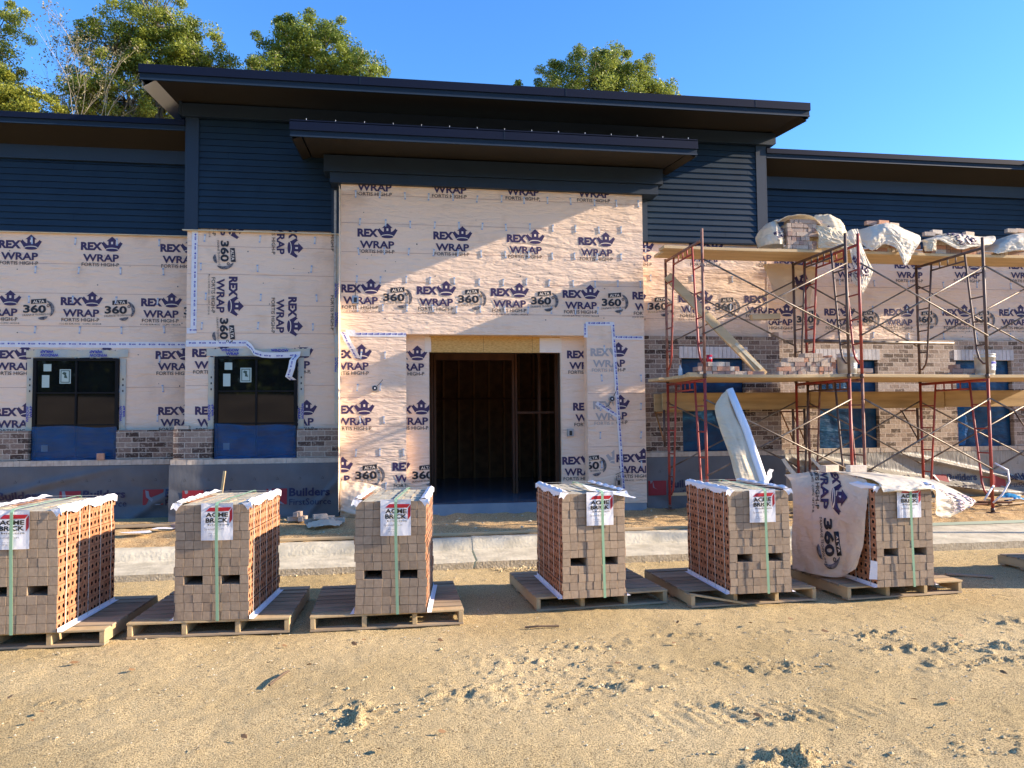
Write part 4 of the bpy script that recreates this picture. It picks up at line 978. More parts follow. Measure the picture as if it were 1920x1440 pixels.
for i,(x,y,a,l) in enumerate(pals):
    t=make_pallet(50+i,broken=(i==4),nst=4); t.location=(x,y,.006); t.rotation_euler=(0,0,R(a)); t['label']='weathered wooden '+l; t['group']=PG
    if i==4:
        b=[c for c in t.children if c.name.startswith('deck_board')][0]; bpy.data.objects.remove(b)
        mb=MB(); mb.board((.0,.03,.112),(.50,-.03,.02),.03,.016,'stringer_wood'); mb.build('broken_board',t); mb=MB(); mb.box(.36,1.2,.01,.10,.102,.118,'stringer_wood'); bevel(mb.build('deck_board',t),.002)

# ================================================================= STRAPPED BRICK PACKS
CH=.068; CWD=.07
def pack_mesh(seed,sides=(True,True),jit=.003):
    rr=random.Random(seed); mb=MB(); xj=[rr.uniform(-.003,.003)+(rr.uniform(-.007,.007) if rr.random()<.4 else 0) for _ in range(13)]
    for j in range(13):
        sx=xj[j]
        for i in range(8):
            if j==4 and i in (1,2,5,6): continue
            x0=-.28+i*CWD+sx; z0=j*CH; fj=rr.uniform(-jit,jit)
            x1=x0+CWD-.0022; 
            if i==0 and sides[0]: x0+=.045
            if i==7 and sides[1]: x1-=.045
            k='brick_face_%d'%rr.choice((0,0,1,2,2,3)) 
            a=rr.uniform(-.25,.25)*jit
            # chamfered header: front face slightly inset edges
            e=.0012; zt=z0+CH-.0025
            if i==0 and sides[0]: xa=x0-.045
            else: xa=x0
            xb=x1+.045 if (i==7 and sides[1]) else x1
            F=[(xa,fj+a+e,z0),(xb,fj-a+e,z0),(xb,fj-a+e,zt),(xa,fj+a+e,zt),(xa+e,fj+a,z0+e),(xb-e,fj-a,z0+e),(xb-e,fj-a,zt-e),(xa+e,fj+a,zt-e)]
            mb.add(F,[(4,5,6,7),(0,1,5,4),(1,2,6,5),(2,3,7,6),(3,0,4,7)],k)
            yb=.985+rr.uniform(-.004,.004)
            mb.add([(xa,fj+e,z0),(xb,fj+e,z0),(xb,fj+e,zt),(xa,fj+e,zt),(xa,yb,z0),(xb,yb,z0),(xb,yb,zt),(xa,yb,zt)],
                   [(4,7,6,5),(0,4,5,1)]+([(0,3,7,4)] if not(i==0 and sides[0]) else [])+([(1,5,6,2)] if not(i==7 and sides[1]) else [])+([(3,2,6,7)] if j<12 else []),k)
            if j==12:
                for q in range(5):
                    y0=q*.197+fj+e+(.0 if q==0 else .002); y1=(q+1)*.197-.002; h=zt+rr.uniform(-.006,.003) if q else zt
                    mb.add([(xa,y0,zt-.02),(xb,y0,zt-.02),(xb,y1,zt-.02),(xa,y1,zt-.02),(xa,y0,h),(xb,y0,h),(xb,y1,h),(xa,y1,h)],[(4,5,6,7),(0,1,5,4),(1,2,6,5),(2,3,7,6),(3,0,4,7)],rr.choice(['brick_top_0','brick_top_0','brick_top_1']))
        # cored bed faces on the two long sides
        for s,on in ((-1,sides[0]),(1,sides[1])):
            if not on: continue
            X=s*.28+(sx if s<0 else sx-.0025); z0=j*CH; z1=z0+CH-.0025
            for q in range(5):
                k='brick_bed_%d'%rr.choice((0,0,1)); dx=rr.uniform(-.004,.004); y0=.004+q*.197; 
                for c in range(3):
                    ya=y0+c*.0645+(.0 if c else .0); yb=ya+.0645-(.002 if c==2 else 0); cy=(ya+yb)/2+rr.uniform(-.002,.002); cz=(z0+z1)/2+rr.uniform(-.003,.003); r=.0175
                    O=[(ya,z0),(cy,z0),(yb,z0),(yb,cz),(yb,z1),(cy,z1),(ya,z1),(ya,cz)]
                    I=[(cy+r*math.cos(R(t)),cz+r*math.sin(R(t))) for t in (225,270,315,0,45,90,135,180)]
                    P=[(X+dx,a,b) for a,b in O]+[(X+dx,a,b) for a,b in I]; mb.add(P,[(n,(n+1)%8,8+(n+1)%8,8+n) for n in range(8)],k)
                    D=[(X+dx-s*.035,a,b) for a,b in I]; mb.add([(X+dx,a,b) for a,b in I]+D,[(n,(n+1)%8,8+(n+1)%8,8+n) for n in range(8)]+[tuple(range(8,16))],'core')
                P=[(X+dx,y0,z0),(X+dx,y0+.1915,z0),(X+dx,y0+.1915,z1),(X+dx,y0,z1),(X-s*.05,y0,z0),(X-s*.05,y0+.1915,z0),(X-s*.05,y0+.1915,z1),(X-s*.05,y0,z1)]
                mb.add(P,[(0,4,5,1),(3,2,6,7),(0,3,7,4),(1,5,6,2)],k)
    return mb
ACME=[]
def acme():
    T=[]
    T.append(poly([(.02,.175),(.045,.20),(.185,.20),(.165,.175)],'label_red')); T.append(poly([(.172,.172),(.190,.198),(.190,.12),(.172,.095)],'label_red'))
    T.append(text_fit('ACME',.02,.137,.143,.030,'label_black',.035,2)); T.append(text_fit('BRICK',.02,.101,.143,.030,'label_black',.035,2))
    T.append(text_fit('brick.com',.035,.082,.13,.011,'label_black',.02,1)); T.append(text_fit('Spanish Fort',.012,.048,.125,.020,'label_grey',0,1))
    T.append(text_fit('500 QN',.04,.026,.05,.007,'label_grey',0,1)); T.append(text_fit('SF 0120',.04,.012,.06,.007,'label_grey',0,1))
    return T
ACME=acme()
def make_pack(seed,lx=.02,jit=.003):
    rr=random.Random(seed); t=thing('brick_pack',(0,0,0),'x','brick pack')
    pack_mesh(seed,jit=jit).build('bricks',t)
    # label sheet
    n=12;m=10;w=.24;h=.285; z0=.884-h+.012
    def f(u,v,l): # metres
        return (lx+u,-.016-l-.006*abs(mn.noise((u*14,v*11,seed)))-.004*math.sin(u*18+v*7),z0+v)
    mb=MB(); P=[f(w*i/(n-1),h*j/(m-1),0) for j in range(m) for i in range(n)]; mb.add(P,[(j*n+i,j*n+i+1,(j+1)*n+i+1,(j+1)*n+i) for j in range(m-1) for i in range(n-1)],'label_white')
    mb.add([f(0,h,0),f(w,h,0),(lx+w,.03,.892),(lx,.03,.892)],[(0,1,2,3)],'label_white')
    stamp(mb,ACME,(.012,.018),1.17,rr.uniform(-1.5,1.5),(0,w,0,h),f,.0025); mb.build('label',t)
    # green strap
    sx=lx+w*rr.uniform(.42,.6); mb=MB(); e=.011
    pts=[(sx+.012,-.03,0),(sx+.006,-.03,.3),(sx,-.032,.6),(sx,-.034,.88),(sx,-.012,.903),(sx+.01,.25,.905),(sx+.02,.97,.905),(sx+.02,1.0,.88),(sx+.02,1.0,0)]
    P=[];
    for p in pts: P+=[(p[0]-e,p[1],p[2]),(p[0]+e,p[1],p[2])]
    mb.add(P,[(2*i,2*i+1,2*i+3,2*i+2) for i in range(len(pts)-1)],'strap_green'); o=mb.build('strap',t); md=o.modifiers.new('t','SOLIDIFY'); md.thickness=.002; o['label']='green vertical strap'
    # side straps
    for q in range(5):
        y=.10+q*.195+rr.uniform(-.02,.02)
        mb=MB(); P=[]
        for x,z in ((-.288,0),(-.2885,.45),(-.288,.905),(-.1,.908),(.1,.908),(.286,.905),(.287,.45),(.286,0)):
            yy=y+rr.uniform(-.006,.006); P+=[(x,yy-.0045,z),(x,yy+.0045,z)]
        mb.add(P,[(2*i,2*i+1,2*i+3,2*i+2) for i in range(7)],'strap_white'); o=mb.build('strap',t); md=o.modifiers.new('t','SOLIDIFY'); md.thickness=.0015
    # crumpled white edge protectors
    for s in (-1,1):
        mb=MB(); P=[];n=34
        for i in range(n):
            y=-.005+.99*i/(n-1); b=.010*abs(math.sin(y*16))+.008*rr.random()
            P+=[(s*.235,y,.900+b*.3),(s*.27,y,.905+b),(s*(.292+b*.3),y,.893+b*.5),(s*.292,y,.862+.012*math.sin(y*16+1)+rr.uniform(-.008,.008))]
        mb.add(P,[(4*i+a,4*i+a+1,4*i+a+5,4*i+a+4) for i in range(n-1) for a in range(3)],'edge_white'); 
        # frayed front end
        mb.add([(s*.22,-.008,.895),(s*.295,-.01,.90),(s*.305,-.02,.87),(s*.31,-.02,.85),(s*.29,-.015,.862),(s*.27,-.012,.84),(s*.25,-.01,.87)],[(0,1,2,3,4,5,6)],'edge_white')
        o=mb.build('edge_protector',t); md=o.modifiers.new('t','SOLIDIFY'); md.thickness=.002
        mb=MB(); mb.add([(s*.287,-.004,.004),(s*.287,.99,.004),(s*.287,.99,.03),(s*.287,-.004,.03),(s*.32,-.004,.003),(s*.32,.99,.003)],[(0,1,2,3),(0,4,5,1)],'edge_white'); mb.build('edge_protector',t)
    return t
packs=[(-2.47-.56,-5.86,-2.5,.085,'leftmost of the strapped brick packs, cut off by the photo edge'),(-1.71,-5.71,-4.5,.16,'strapped pack of tan bricks second from the left, its right side half lit'),
(-.345,-5.76,-5.5,.16,'strapped pack of tan bricks left of the doorway, seen almost straight on'),(1.37,-5.58,2.0,.17,'strapped pack of bricks in front of the right door pier, orange cored side facing left'),
(2.82,-5.68,-1.0,.145,'strapped pack of bricks with a long shaded cored side, directly left of the sheeted pack'),(4.21,-5.68,0,.16,'strapped pack of bricks covered by a blown white printed sheet')]
for i,(x,y,a,lx,l) in enumerate(packs):
    t=make_pack(80+i,lx-.28+.04,.0009 if i<3 else .0028); M=Matrix.Rotation(R(a),4,'Z')@Vector((.28,0,0)); t.location=(x+M.x,y+M.y,.127); t.rotation_euler=(0,0,R(a)); t['label']=l; t['group']='strapped brick packs on pallets'
    if i==3: PK=t
t=make_pack(99); t.location=(7.22,-5.6,.127); t['label']='strapped brick pack just outside the right edge, seen only by its shadow'; t['group']='strapped brick packs on pallets'
# loose paper ends
mb=MB(); mb.add([(-.02,.05,.905),(.0,.35,.93),(.30,-.02,.885),(.36,-.06,.845),(.345,-.07,.84),(.25,.0,.895)],[(0,1,3,4),(0,4,5)],'edge_white'); o=mb.build('edge_protector',PK)
mb=MB(); P=[];
for i,(z,dx,dy) in enumerate([(0,0,0),(.04,.015,-.01),(.08,.04,-.02),(.12,.035,-.03),(.15,.055,-.035)]): P+=[(.0+dx,dy,z),(.055+dx,dy+.02,z-.012)]
mb.add(P,[(2*i,2*i+1,2*i+3,2*i+2) for i in range(4)],'edge_white'); o=mb.build('paper_scrap',None); o.location=(3.36,-5.25,1.02); tag(o,'torn white paper strip sticking up from the brick pack left of the sheeted one','paper scrap')

# ================================================================= SCAFFOLDING
SY0,SY1=-2.0,-.55
def frame_mb(X,z0,keyp,keyi,top=0,h=1.94,full=True):
    mb=MB(); r=.0215; ri=.016; z1=z0+h
    for y,s in ((SY0,1),(SY1,-1)):
        mb.tube([(X,y,z0),(X,y,z1+ (top if s==1 else .04))],r,keyp,8)
        yi=y+s*.36; yb=y+s*.17; 
        pts=[(X,yi,z1-.02),(X,y+s*.28,z1-.75),(X,yb+s*.02,z0+.42),(X,yb-s*.02,z0+.30),(X,yb-s*.10,z0+.22),(X,y,z0+.22)]
        mb.tube(pts,ri,keyi,7)
        for k in range(4):
            z=z1-.36-k*.36; t=(z1-z)/h; yy=y+s*(.36-.20*t)
            mb.tube([(X,y,z),(X,yy,z)],.011,keyi,6)
    mb.tube([(X,SY0,z1),(X,SY1,z1)],r,keyp,8)
    mb.tube([(X,SY0+.36,z1-.12),(X,SY1-.36,z1-.12)],.014,keyi,7)
    for y in (SY0+.55,(SY0+SY1)/2,SY1-.55): mb.tube([(X,y,z1),(X,y,z1-.12)],.010,keyi,6)
    for y in (SY0,SY1):
        for z in (z0+.62,z0+1.66): mb.tube([(X-.03,y,z),(X+.03,y,z)],.008,'scaf_dark',6)
    mb.tube([(X,SY0,z0+.0),(X,SY0,z0+.06)],.028,'scaf_dark',8); mb.tube([(X,SY1,z0),(X,SY1,z0+.06)],.028,'scaf_dark',8)
    return mb
def scaffold(label,Xs,rows,braces):
    t=thing('scaffold',(Xs[0],SY0,.2),label,'scaffold','scaffolds along the right wing'); inv=Matrix.Translation((-Xs[0],-SY0,-.2))
    def add(mb,n,sm=True):
        o=mb.build(n,t,sm); o.matrix_parent_inverse=inv; return o
    for X,cols in zip(Xs,rows):
        for lev,(kp,ki) in enumerate(cols):
            add(frame_mb(X,.235+lev*1.965,kp,ki,top=.16 if lev==1 else .02),'scaffold_frame')
        for y in (SY0,SY1):
            mb=MB(); mb.box(X-.06,X+.06,y-.06,y+.06,.222,.234,'scaf_dark'); add(mb,'base_plate',False)
    for X0,X1 in braces:
        for lev in (0,1):
            z=.235+lev*1.965
            for y,off in ((SY0,-.025),(SY1,.025)):
                for a,b,o2 in ((z+.62,z+1.66,0),(z+1.66,z+.62,.014)):
                    mb=MB(); mb.tube([(X0,y+off+o2*(1 if off>0 else -1),a),(X1,y+off+o2*(1 if off>0 else -1),b)],.0125,'brace_steel',6); add(mb,'cross_brace')
    for X in Xs:
        mb=MB(); mb.tube([(X-.07,SY1,1.74),(X-.07,SY1+.42,1.74)],.014,'bracket_orange' if X<5 else 'scaf_rust',6); mb.tube([(X-.07,SY1,1.25),(X-.07,SY1+.38,1.73)],.012,'bracket_orange' if X<7 else 'scaf_dark',6); mb.tube([(X-.07,SY1,1.2),(X-.07,SY1,1.78)],.02,'scaf_dark',6); add(mb,'side_bracket')
    return t
scaffold('red and rusty walk through scaffold nearest the entrance, two frames high, with brown lower frames',[4.20,6.38],[[('scaf_red','scaf_red'),('scaf_rust','scaf_red')],[('scaf_red','scaf_dark'),('scaf_dark','scaf_dark')]],[(4.20,6.38)])
scaffold('right scaffold with bright red lower frames, running out of the photo',[6.58,8.60,10.75],[[('scaf_rust','scaf_rust'),('scaf_red','scaf_red')],[('scaf_red','scaf_red'),('scaf_dark','scaf_dark')],[('scaf_red','scaf_rust'),('scaf_red','scaf_red')]],[(6.58,8.60),(8.60,10.75)])
def one(mb,name,label,cat,group=None,loc=None,bv=0,smooth=False):
    """link a mesh as a thing whose origin is at loc (geometry given in world space)"""
    if loc is not None:
        mb.v=[(a-loc[0],b-loc[1],c-loc[2]) for a,b,c in mb.v]
    o=mb.build(name,None,smooth,loc); tag(o,label,cat,group)
    if bv: bevel(o,bv)
    return o
# pads under the front legs
for i,(X,l) in enumerate([(4.2,'at the left end'),(6.38,'under the left post of the middle pair'),(6.58,'under the right post of the middle pair'),(8.6,'at the right, in front of the grey tarp')]):
    mb=MB(); mb.box(X-.24 if i not in (1,) else X-.30,X+.24 if i!=2 else X+.30,-2.12,-1.88,.17,.221,'plank_wood')
    if i==1: mb.v=[(min(a,6.475),b,c) for a,b,c in mb.v]
    if i==2: mb.v=[(max(a,6.485),b,c) for a,b,c in mb.v]
    one(mb,'base_board','short wooden pad '+l+' of the scaffold feet','board','pads under the scaffold',(X,-2,.17),.004)
# planks
pn=['front','second from the front','middle','second from the wall','closest to the wall']
def planks(X0,X1,ys,z,deck,side,grp,seed):
    rr=random.Random(seed); N=len(ys)
    for i,y in enumerate(ys):
        mb=MB(); w=.23; a=X0+rr.uniform(-.07,.07); b=X1; n=12; vs=[]
        sag=.012
        for k in range(n+1):
            x=a+(b-a)*k/n; zz=z-sag*math.sin(math.pi*k/n)+.002*i
            vs+=[(x,y-w/2,zz),(x,y+w/2,zz),(x,y+w/2,zz+.046),(x,y-w/2,zz+.046)]
        fs=[(4*k+c,4*k+(c+1)%4,4*k+4+(c+1)%4,4*k+4+c) for k in range(n) for c in range(4)]+[(3,2,1,0),(4*n,4*n+1,4*n+2,4*n+3)]
        mb.add(vs,fs,'plank_wood'); nm=pn[0] if i==0 else (pn[4] if i==N-1 else (pn[2] if N==3 else ['second from the front','third from the front','fourth from the front','fifth from the front','second from the wall'][i-1]))
        one(mb,'scaffold_plank','long tan plank of the %s deck, %s stretch, the one %s'%(deck,side,nm),'plank',grp,(a,y,z),.004)
planks(4.02,6.74,[-1.00,-.765,-.53],4.222,'upper','left','planks of the upper scaffold deck',1)
planks(6.76,11.1,[-1.00,-.765,-.53],4.222,'upper','right','planks of the upper scaffold deck',2)
planks(4.02,6.47,[-1.86,-1.625,-1.39,-1.155,-.92,-.685,-.45],2.218,'middle','left','planks of the middle scaffold deck',3)
planks(6.485,11.1,[-1.86,-1.625,-1.39,-1.155,-.92,-.685,-.45],2.218,'middle','right','planks of the middle scaffold deck',4)
for i,(a,b,y,z,l) in enumerate([(4.18,6.72,-.34,1.775,'wide ochre board standing on edge below the middle deck, left stretch'),(4.07,4.9,-.26,1.758,'short ochre board end on edge poking out left behind the long one'),(6.74,9.2,-.33,1.785,'wide ochre board standing on edge below the middle deck, middle stretch'),(9.215,11.3,-.33,1.80,'wide ochre board standing on edge below the middle deck, right stretch')]):
    mb=MB(); mb.box(a,b,y-.02,y+.02,z,z+.28,'plank_edge_board'); one(mb,'plank_on_edge',l,'plank','boards on edge below the middle deck',(a,y,z),.004)
mb=MB(); mb.board((4.20,-.62,3.90),(5.62,-.95,2.30),.15,.04,'plank_wood',up=(0,-1,.25)); one(mb,'diagonal_board','pale board leaning diagonally from the left upper frame down to the middle deck','board',None,(4.2,-.62,3.9),.004)
mb=MB(); mb.board((5.0,-.80,3.02),(5.58,-.96,2.40),.05,.02,'brick_top_0',up=(0,-1,.25)); one(mb,'wood_strip','thin pale wood strip lying along the lower half of the leaning diagonal board','board',None,(5,-.8,3.02))
mb=MB(); mb.board((5.65,-.5,3.27),(6.16,-.46,3.30),.09,.09,'plank_wood'); one(mb,'wood_block','short timber block across the upper braces above the brick wall corner','timber',None,(5.65,-.5,3.27),.004)
mb=MB(); mb.tube([(6.5,-.62,2.88),(9.2,-.60,2.86)],.028,'brace_steel',8); one(mb,'pipe','long grey horizontal pipe between the upper frames below the printed wrap','pipe',None,(6.5,-.62,2.88),smooth=True)

# ================================================================= LOOSE BRICKS
BM={}
def brick_at(x,y,z,rz,k,label,group,half=False):
    key=(k,half)
    if key not in BM:
        mb=MB(); l=.194 if not half else .095; mb.box(-l/2,l/2,-.035,.035,0,.066,'loose_brick_%d'%k); o=mb.build('brick'); bevel(o,.004); BM[key]=o; used=False
    else:
        o=BM[key].copy(); COL.objects.link(o); used=True
    o.location=(x,y,z); o.rotation_euler=(0,0,rz); o.name='brick'; tag(o,label,'brick',group); return o
def pile(x0,rowsn,z,ys,label,group,seed,cols=(0,1,2),stretch=.25):
    """rowsn: list of (start offset, count) per course, headers outward"""
    rr=random.Random(seed)
    for j,(o,n) in enumerate(rowsn):
        x=x0+o
        for i in range(n):
            st=rr.random()<stretch
            w=.196 if st else .072
            brick_at(x+w/2,ys+rr.uniform(-.008,.008)+(.035 if st else .097),z+j*.068,0+rr.uniform(-.03,.03) if st else math.pi/2+rr.uniform(-.03,.03),rr.choice(cols),label,group)
            x+=w+.003
MZ=2.268; UZ=4.272
pile(4.36,[(.0,7),(-.03,7),(.05,4)],MZ,-1.45,'loose brick in the sunlit pile at the left end of the middle deck','bricks piled at the left end of the middle deck',1,(0,4,0,3,2),.3)
pile(5.02,[(0,1)],MZ,-1.45,'loose brick in the sunlit pile at the left end of the middle deck','bricks piled at the left end of the middle deck',2,(0,4),0)
pile(5.60,[(.0,10),(0,10),(.03,9),(.14,7),(.42,4)],MZ,-1.45,'loose brick in the wide stepped pile beside the white bucket on the middle deck','bricks in the stepped pile on the middle deck',3,(0,1,0,3,0,2),.22)
pile(6.60,[(.0,2),(.0,2),(.0,2),(0.01,2),(.02,1)],MZ,-1.10,'loose brick in the small column directly left of the handled white bucket','bricks in the column beside the bucket',4,(0,4,2),0)
pile(7.10,[(0,2),(0,2)],MZ,-1.10,'loose brick in the low pile right of the handled white bucket','bricks right of the handled bucket',5,(0,4),.5)
pile(8.68,[(0,4),(.08,3),(.15,1)],MZ,-1.10,'loose brick in the small pile left of the plain white bucket at the right','bricks left of the plain bucket',6,(0,1,3),.3)
pile(6.00,[(0,5),(0,5),(0,5),(0,5),(0,5),(0,5),(0.05,4)],UZ,-1.08,'loose brick in the tall block between two white bags on the upper deck','bricks in the tall block on the upper deck',7,(0,1,3,1),.2)
pile(7.45,[(.0,6),(.05,6),(.1,5),(.15,4),(.2,3),(.22,2),(.25,1)],UZ,-1.05,'loose brick under the white sheet with the long hanging corner on the upper deck','bricks under the sheet with the hanging corner',8,(0,4,2),.2)
pile(8.50,[(.0,7),(.0,7),(.05,6),(.1,4),(.4,1)],UZ,-1.05,'loose brick under the printed white sheet on the upper deck','bricks under the printed sheet on the upper deck',9,(2,0,4,3),.35)
pile(9.75,[(.0,7),(.0,7),(.05,6),(.3,3),(.4,2)],UZ,-1.05,'loose brick under the white sheet at the right edge of the upper deck','bricks under the rightmost sheet on the upper deck',10,(2,0,3,1),.35)
for i,(x,y,z,k) in enumerate([(7.62,-.80,4.765,3),(7.82,-.82,4.775,2),(8.02,-.80,4.745,0),(8.62,-.85,4.60,0),(8.78,-.82,4.645,4),(9.35,-.85,4.625,0),(10.15,-.85,4.70,0),(10.35,-.8,4.72,1)]): brick_at(x,y,z,.1*(i%3),k,'brick lying on top of a white sheet on the upper deck','bricks weighing down the sheets on the upper deck')
rr=random.Random(8)
gb=[(-1.22,-.95,.2,'brick'),(-1.05,-1.0,.2,''),(-1.1,-.98,.267,''),(-.86,-.9,.2,''),(-1.5,-.6,.2,''),(-1.38,-.62,.2,''),(-1.45,-.62,.267,'')]
for x,y,z,_ in gb: brick_at(x,y,z+.01,rr.choice((0,.3,1.57,1.3)),rr.choice((0,1)),'loose brick on the soil before the grey tarp, right of the second brick pack','bricks on the soil before the left grey tarp')
for x,y in [(-3.0,-1.0),(-2.85,-.98),(-2.92,-.85)]: brick_at(x,y,.21,rr.random()*3,rr.choice((2,3)),'loose brick on the soil between the two left brick packs','bricks on the soil between the left packs')
brick_at(-1.02,-.7,.215,.1,0,'single pale brick on the soil beside the entrance corner','bricks on the soil before the left grey tarp')
mb=MB(); mb.box(-4.55,-4.44,.36,.40,1.09,1.19,'loose_brick_2'); one(mb,'brick','red brown brick held against the bottom of the left blue film','brick',None,(-4.5,.38,1.09),.004)

# ================================================================= SHEETS
# heap 1 on the upper deck: bag at the left of the brick block
def bag(name,c,r,label,seed,keys='sheet_white',text=None,sq=(1,1,1),hollow=0):
    nu,nv=64,40; P=[]
    for j in range(nv):
        v=j/(nv-1); ph=v*math.pi*.62
        for i in range(nu):
            th=i/(nu-1)*2*math.pi; d=Vector((math.sin(ph)*math.cos(th),math.sin(ph)*math.sin(th),math.cos(ph)))
            w=1+.16*mn.noise(d*1.7+Vector((seed,0,0)))-.12*abs(mn.noise(Vector((th*2.6,ph*1.2,seed))))*2*v-.06*abs(mn.noise(d*6+Vector((seed,3,0))))
            P.append((c[0]+d.x*r[0]*w,c[1]+d.y*r[1]*w,c[2]+d.z*r[2]*w-(.0)))
    zb=min(p[2] for p in P)
    mb=MB(); mb.add(P,[(j*nu+i,j*nu+i+1,(j+1)*nu+i+1,(j+1)*nu+i) for j in range(nv-1) for i in range(nu-1)],keys)
    if text:
        for T,(th0,ph0),s,ang in text:
            def f(u,v,l,th0=th0,ph0=ph0):
                th=th0+u/r[0];ph=ph0-v/r[2]; d=Vector((math.sin(ph)*math.cos(th),math.sin(ph)*math.sin(th),math.cos(ph)))
                w=1.03+.16*mn.noise(d*1.7+Vector((seed,0,0)))-.12*abs(mn.noise(Vector(((th%(2*math.pi))*2.6,ph*1.2,seed))))*2*(ph/(math.pi*.62))-.06*abs(mn.noise(d*6+Vector((seed,3,0))))
                return (c[0]+d.x*r[0]*w,c[1]+d.y*r[1]*w,c[2]+d.z*r[2]*w)
            stamp(mb,T,(0,0),s,ang,(-9,9,-9,9),f,0)
    o=one(mb,name,label,'plastic sheet','white sheets over bricks on the upper deck',(c[0],c[1],UZ),0,True); return o
bag('plastic_sheet',(5.86,-.80,4.46),(.20,.30,.30),'crumpled white printed bag left of the brick block on the upper deck',3,text=[([t for t in LOGO0],(4.35,1.5),.42,20)])
bag('plastic_sheet',(6.82,-.78,4.50),(.34,.34,.42),'tall puffed cream white bag right of the brick block on the upper deck',8,'sheet_cream',text=[([LOGO0[0]]+LOGO0[1:8],(4.2,1.25),.5,-50)])
def SH(name,ctrl,label,key='sheet_white',wr=0.017,wf=5,seed=1,nu=70,nv=50,texts=None,size=(1,1),fold=0,foldf=3,cat='plastic sheet',group=None,thick=.003):
    o=sheet(name,ctrl,nu,nv,key,None,wr,wf,seed,thick,texts,size,False,fold,foldf)
    c=ctrl[len(ctrl)//2][len(ctrl[0])//2]; M=Matrix.Translation((-c[0],-c[1],-c[2])); o.data.transform(M); o.location=c
    return tag(o,label,cat,group)
G1='white sheets over bricks on the upper deck'
# top over the brick block joining the two bags
SH('plastic_sheet',[[(5.85,-.75,4.73),(6.15,-.72,4.80),(6.4,-.72,4.79),(6.55,-.72,4.74)],[(5.86,-.95,4.74),(6.15,-.95,4.80),(6.38,-.97,4.80),(6.56,-.95,4.72)],[(5.84,-1.10,4.68),(6.02,-1.12,4.78),(6.40,-1.12,4.79),(6.60,-1.10,4.60)]],'thin white sheet lying over the top of the brick block on the upper deck',wr=0.017,seed=2,group=G1)
SH('plastic_sheet',[[(6.46,-1.0,4.70),(6.62,-1.12,4.62),(6.8,-1.1,4.62)],[(6.48,-1.14,4.5),(6.66,-1.18,4.42),(6.95,-1.2,4.40)],[(6.47,-1.14,4.28),(6.8,-1.2,4.28),(7.1,-1.2,4.30)]],'cream flap of sheet at the foot of the tall puffed bag',key='sheet_cream',wr=0.028,seed=3,group=G1)
# hanging tail between the decks with print
SH('plastic_sheet',[[(6.92,-1.15,4.52),(7.02,-1.16,4.58),(7.14,-1.15,4.60)],[(6.98,-1.18,4.25),(7.10,-1.2,4.28),(7.24,-1.18,4.20)],[(7.02,-1.18,3.98),(7.18,-1.2,4.0),(7.36,-1.18,3.95)],[(7.0,-1.18,3.80),(7.14,-1.2,3.74),(7.30,-1.18,3.78)],[(7.13,-1.18,3.66),(7.15,-1.2,3.60),(7.17,-1.18,3.55)]],'long printed tail of white sheet hanging down beside the middle posts',wr=0.022,seed=5,texts=[(LOGO0,(.02,.62),.62,-52,1,None)],size=(.4,1.0),group=G1)
# cream piece hanging under the deck behind
SH('plastic_sheet',[[(5.95,-.36,4.18),(6.25,-.35,4.20),(6.6,-.36,4.18),(6.9,-.38,4.15)],[(6.08,-.33,3.90),(6.3,-.31,3.88),(6.6,-.33,3.92),(6.85,-.36,3.9)],[(6.2,-.32,3.66),(6.4,-.30,3.58),(6.62,-.32,3.56),(6.78,-.34,3.50)],[(6.62,-.32,3.50),(6.66,-.32,3.42),(6.70,-.33,3.36),(6.72,-.34,3.30)]],'cream printed sheet hanging under the upper deck behind the middle posts',key='sheet_pink',wr=0.028,seed=6,texts=[([t for t in LOGO0[1:7]],(.2,.55),1,-15,1,None)],size=(.9,.8),group=G1)
# sheet 3 with long hanging corner
SH('plastic_sheet',[[(7.28,-.60,4.60),(7.55,-.55,4.74),(7.85,-.55,4.76),(8.1,-.6,4.70),(8.3,-.7,4.62)],
 [(7.24,-.90,4.52),(7.5,-.95,4.68),(7.75,-1.0,4.74),(8.0,-1.0,4.68),(8.34,-.95,4.58)],
 [(7.26,-1.12,4.35),(7.42,-1.16,4.50),(7.68,-1.17,4.62),(7.95,-1.18,4.50),(8.24,-1.14,4.44)],
 [(7.34,-1.16,4.27),(7.48,-1.18,4.38),(7.70,-1.19,4.50),(7.90,-1.20,4.28),(8.10,-1.18,4.28)],
 [(7.40,-1.16,4.27),(7.54,-1.18,4.37),(7.74,-1.20,4.38),(7.88,-1.22,4.12),(7.98,-1.2,4.10)],
 [(7.44,-1.17,4.27),(7.58,-1.18,4.36),(7.78,-1.20,4.28),(7.88,-1.22,4.04),(7.91,-1.22,4.02)]],'white sheet over bricks with one long corner hanging below the upper deck',wr=0.025,seed=7,nu=90,nv=70,group=G1)
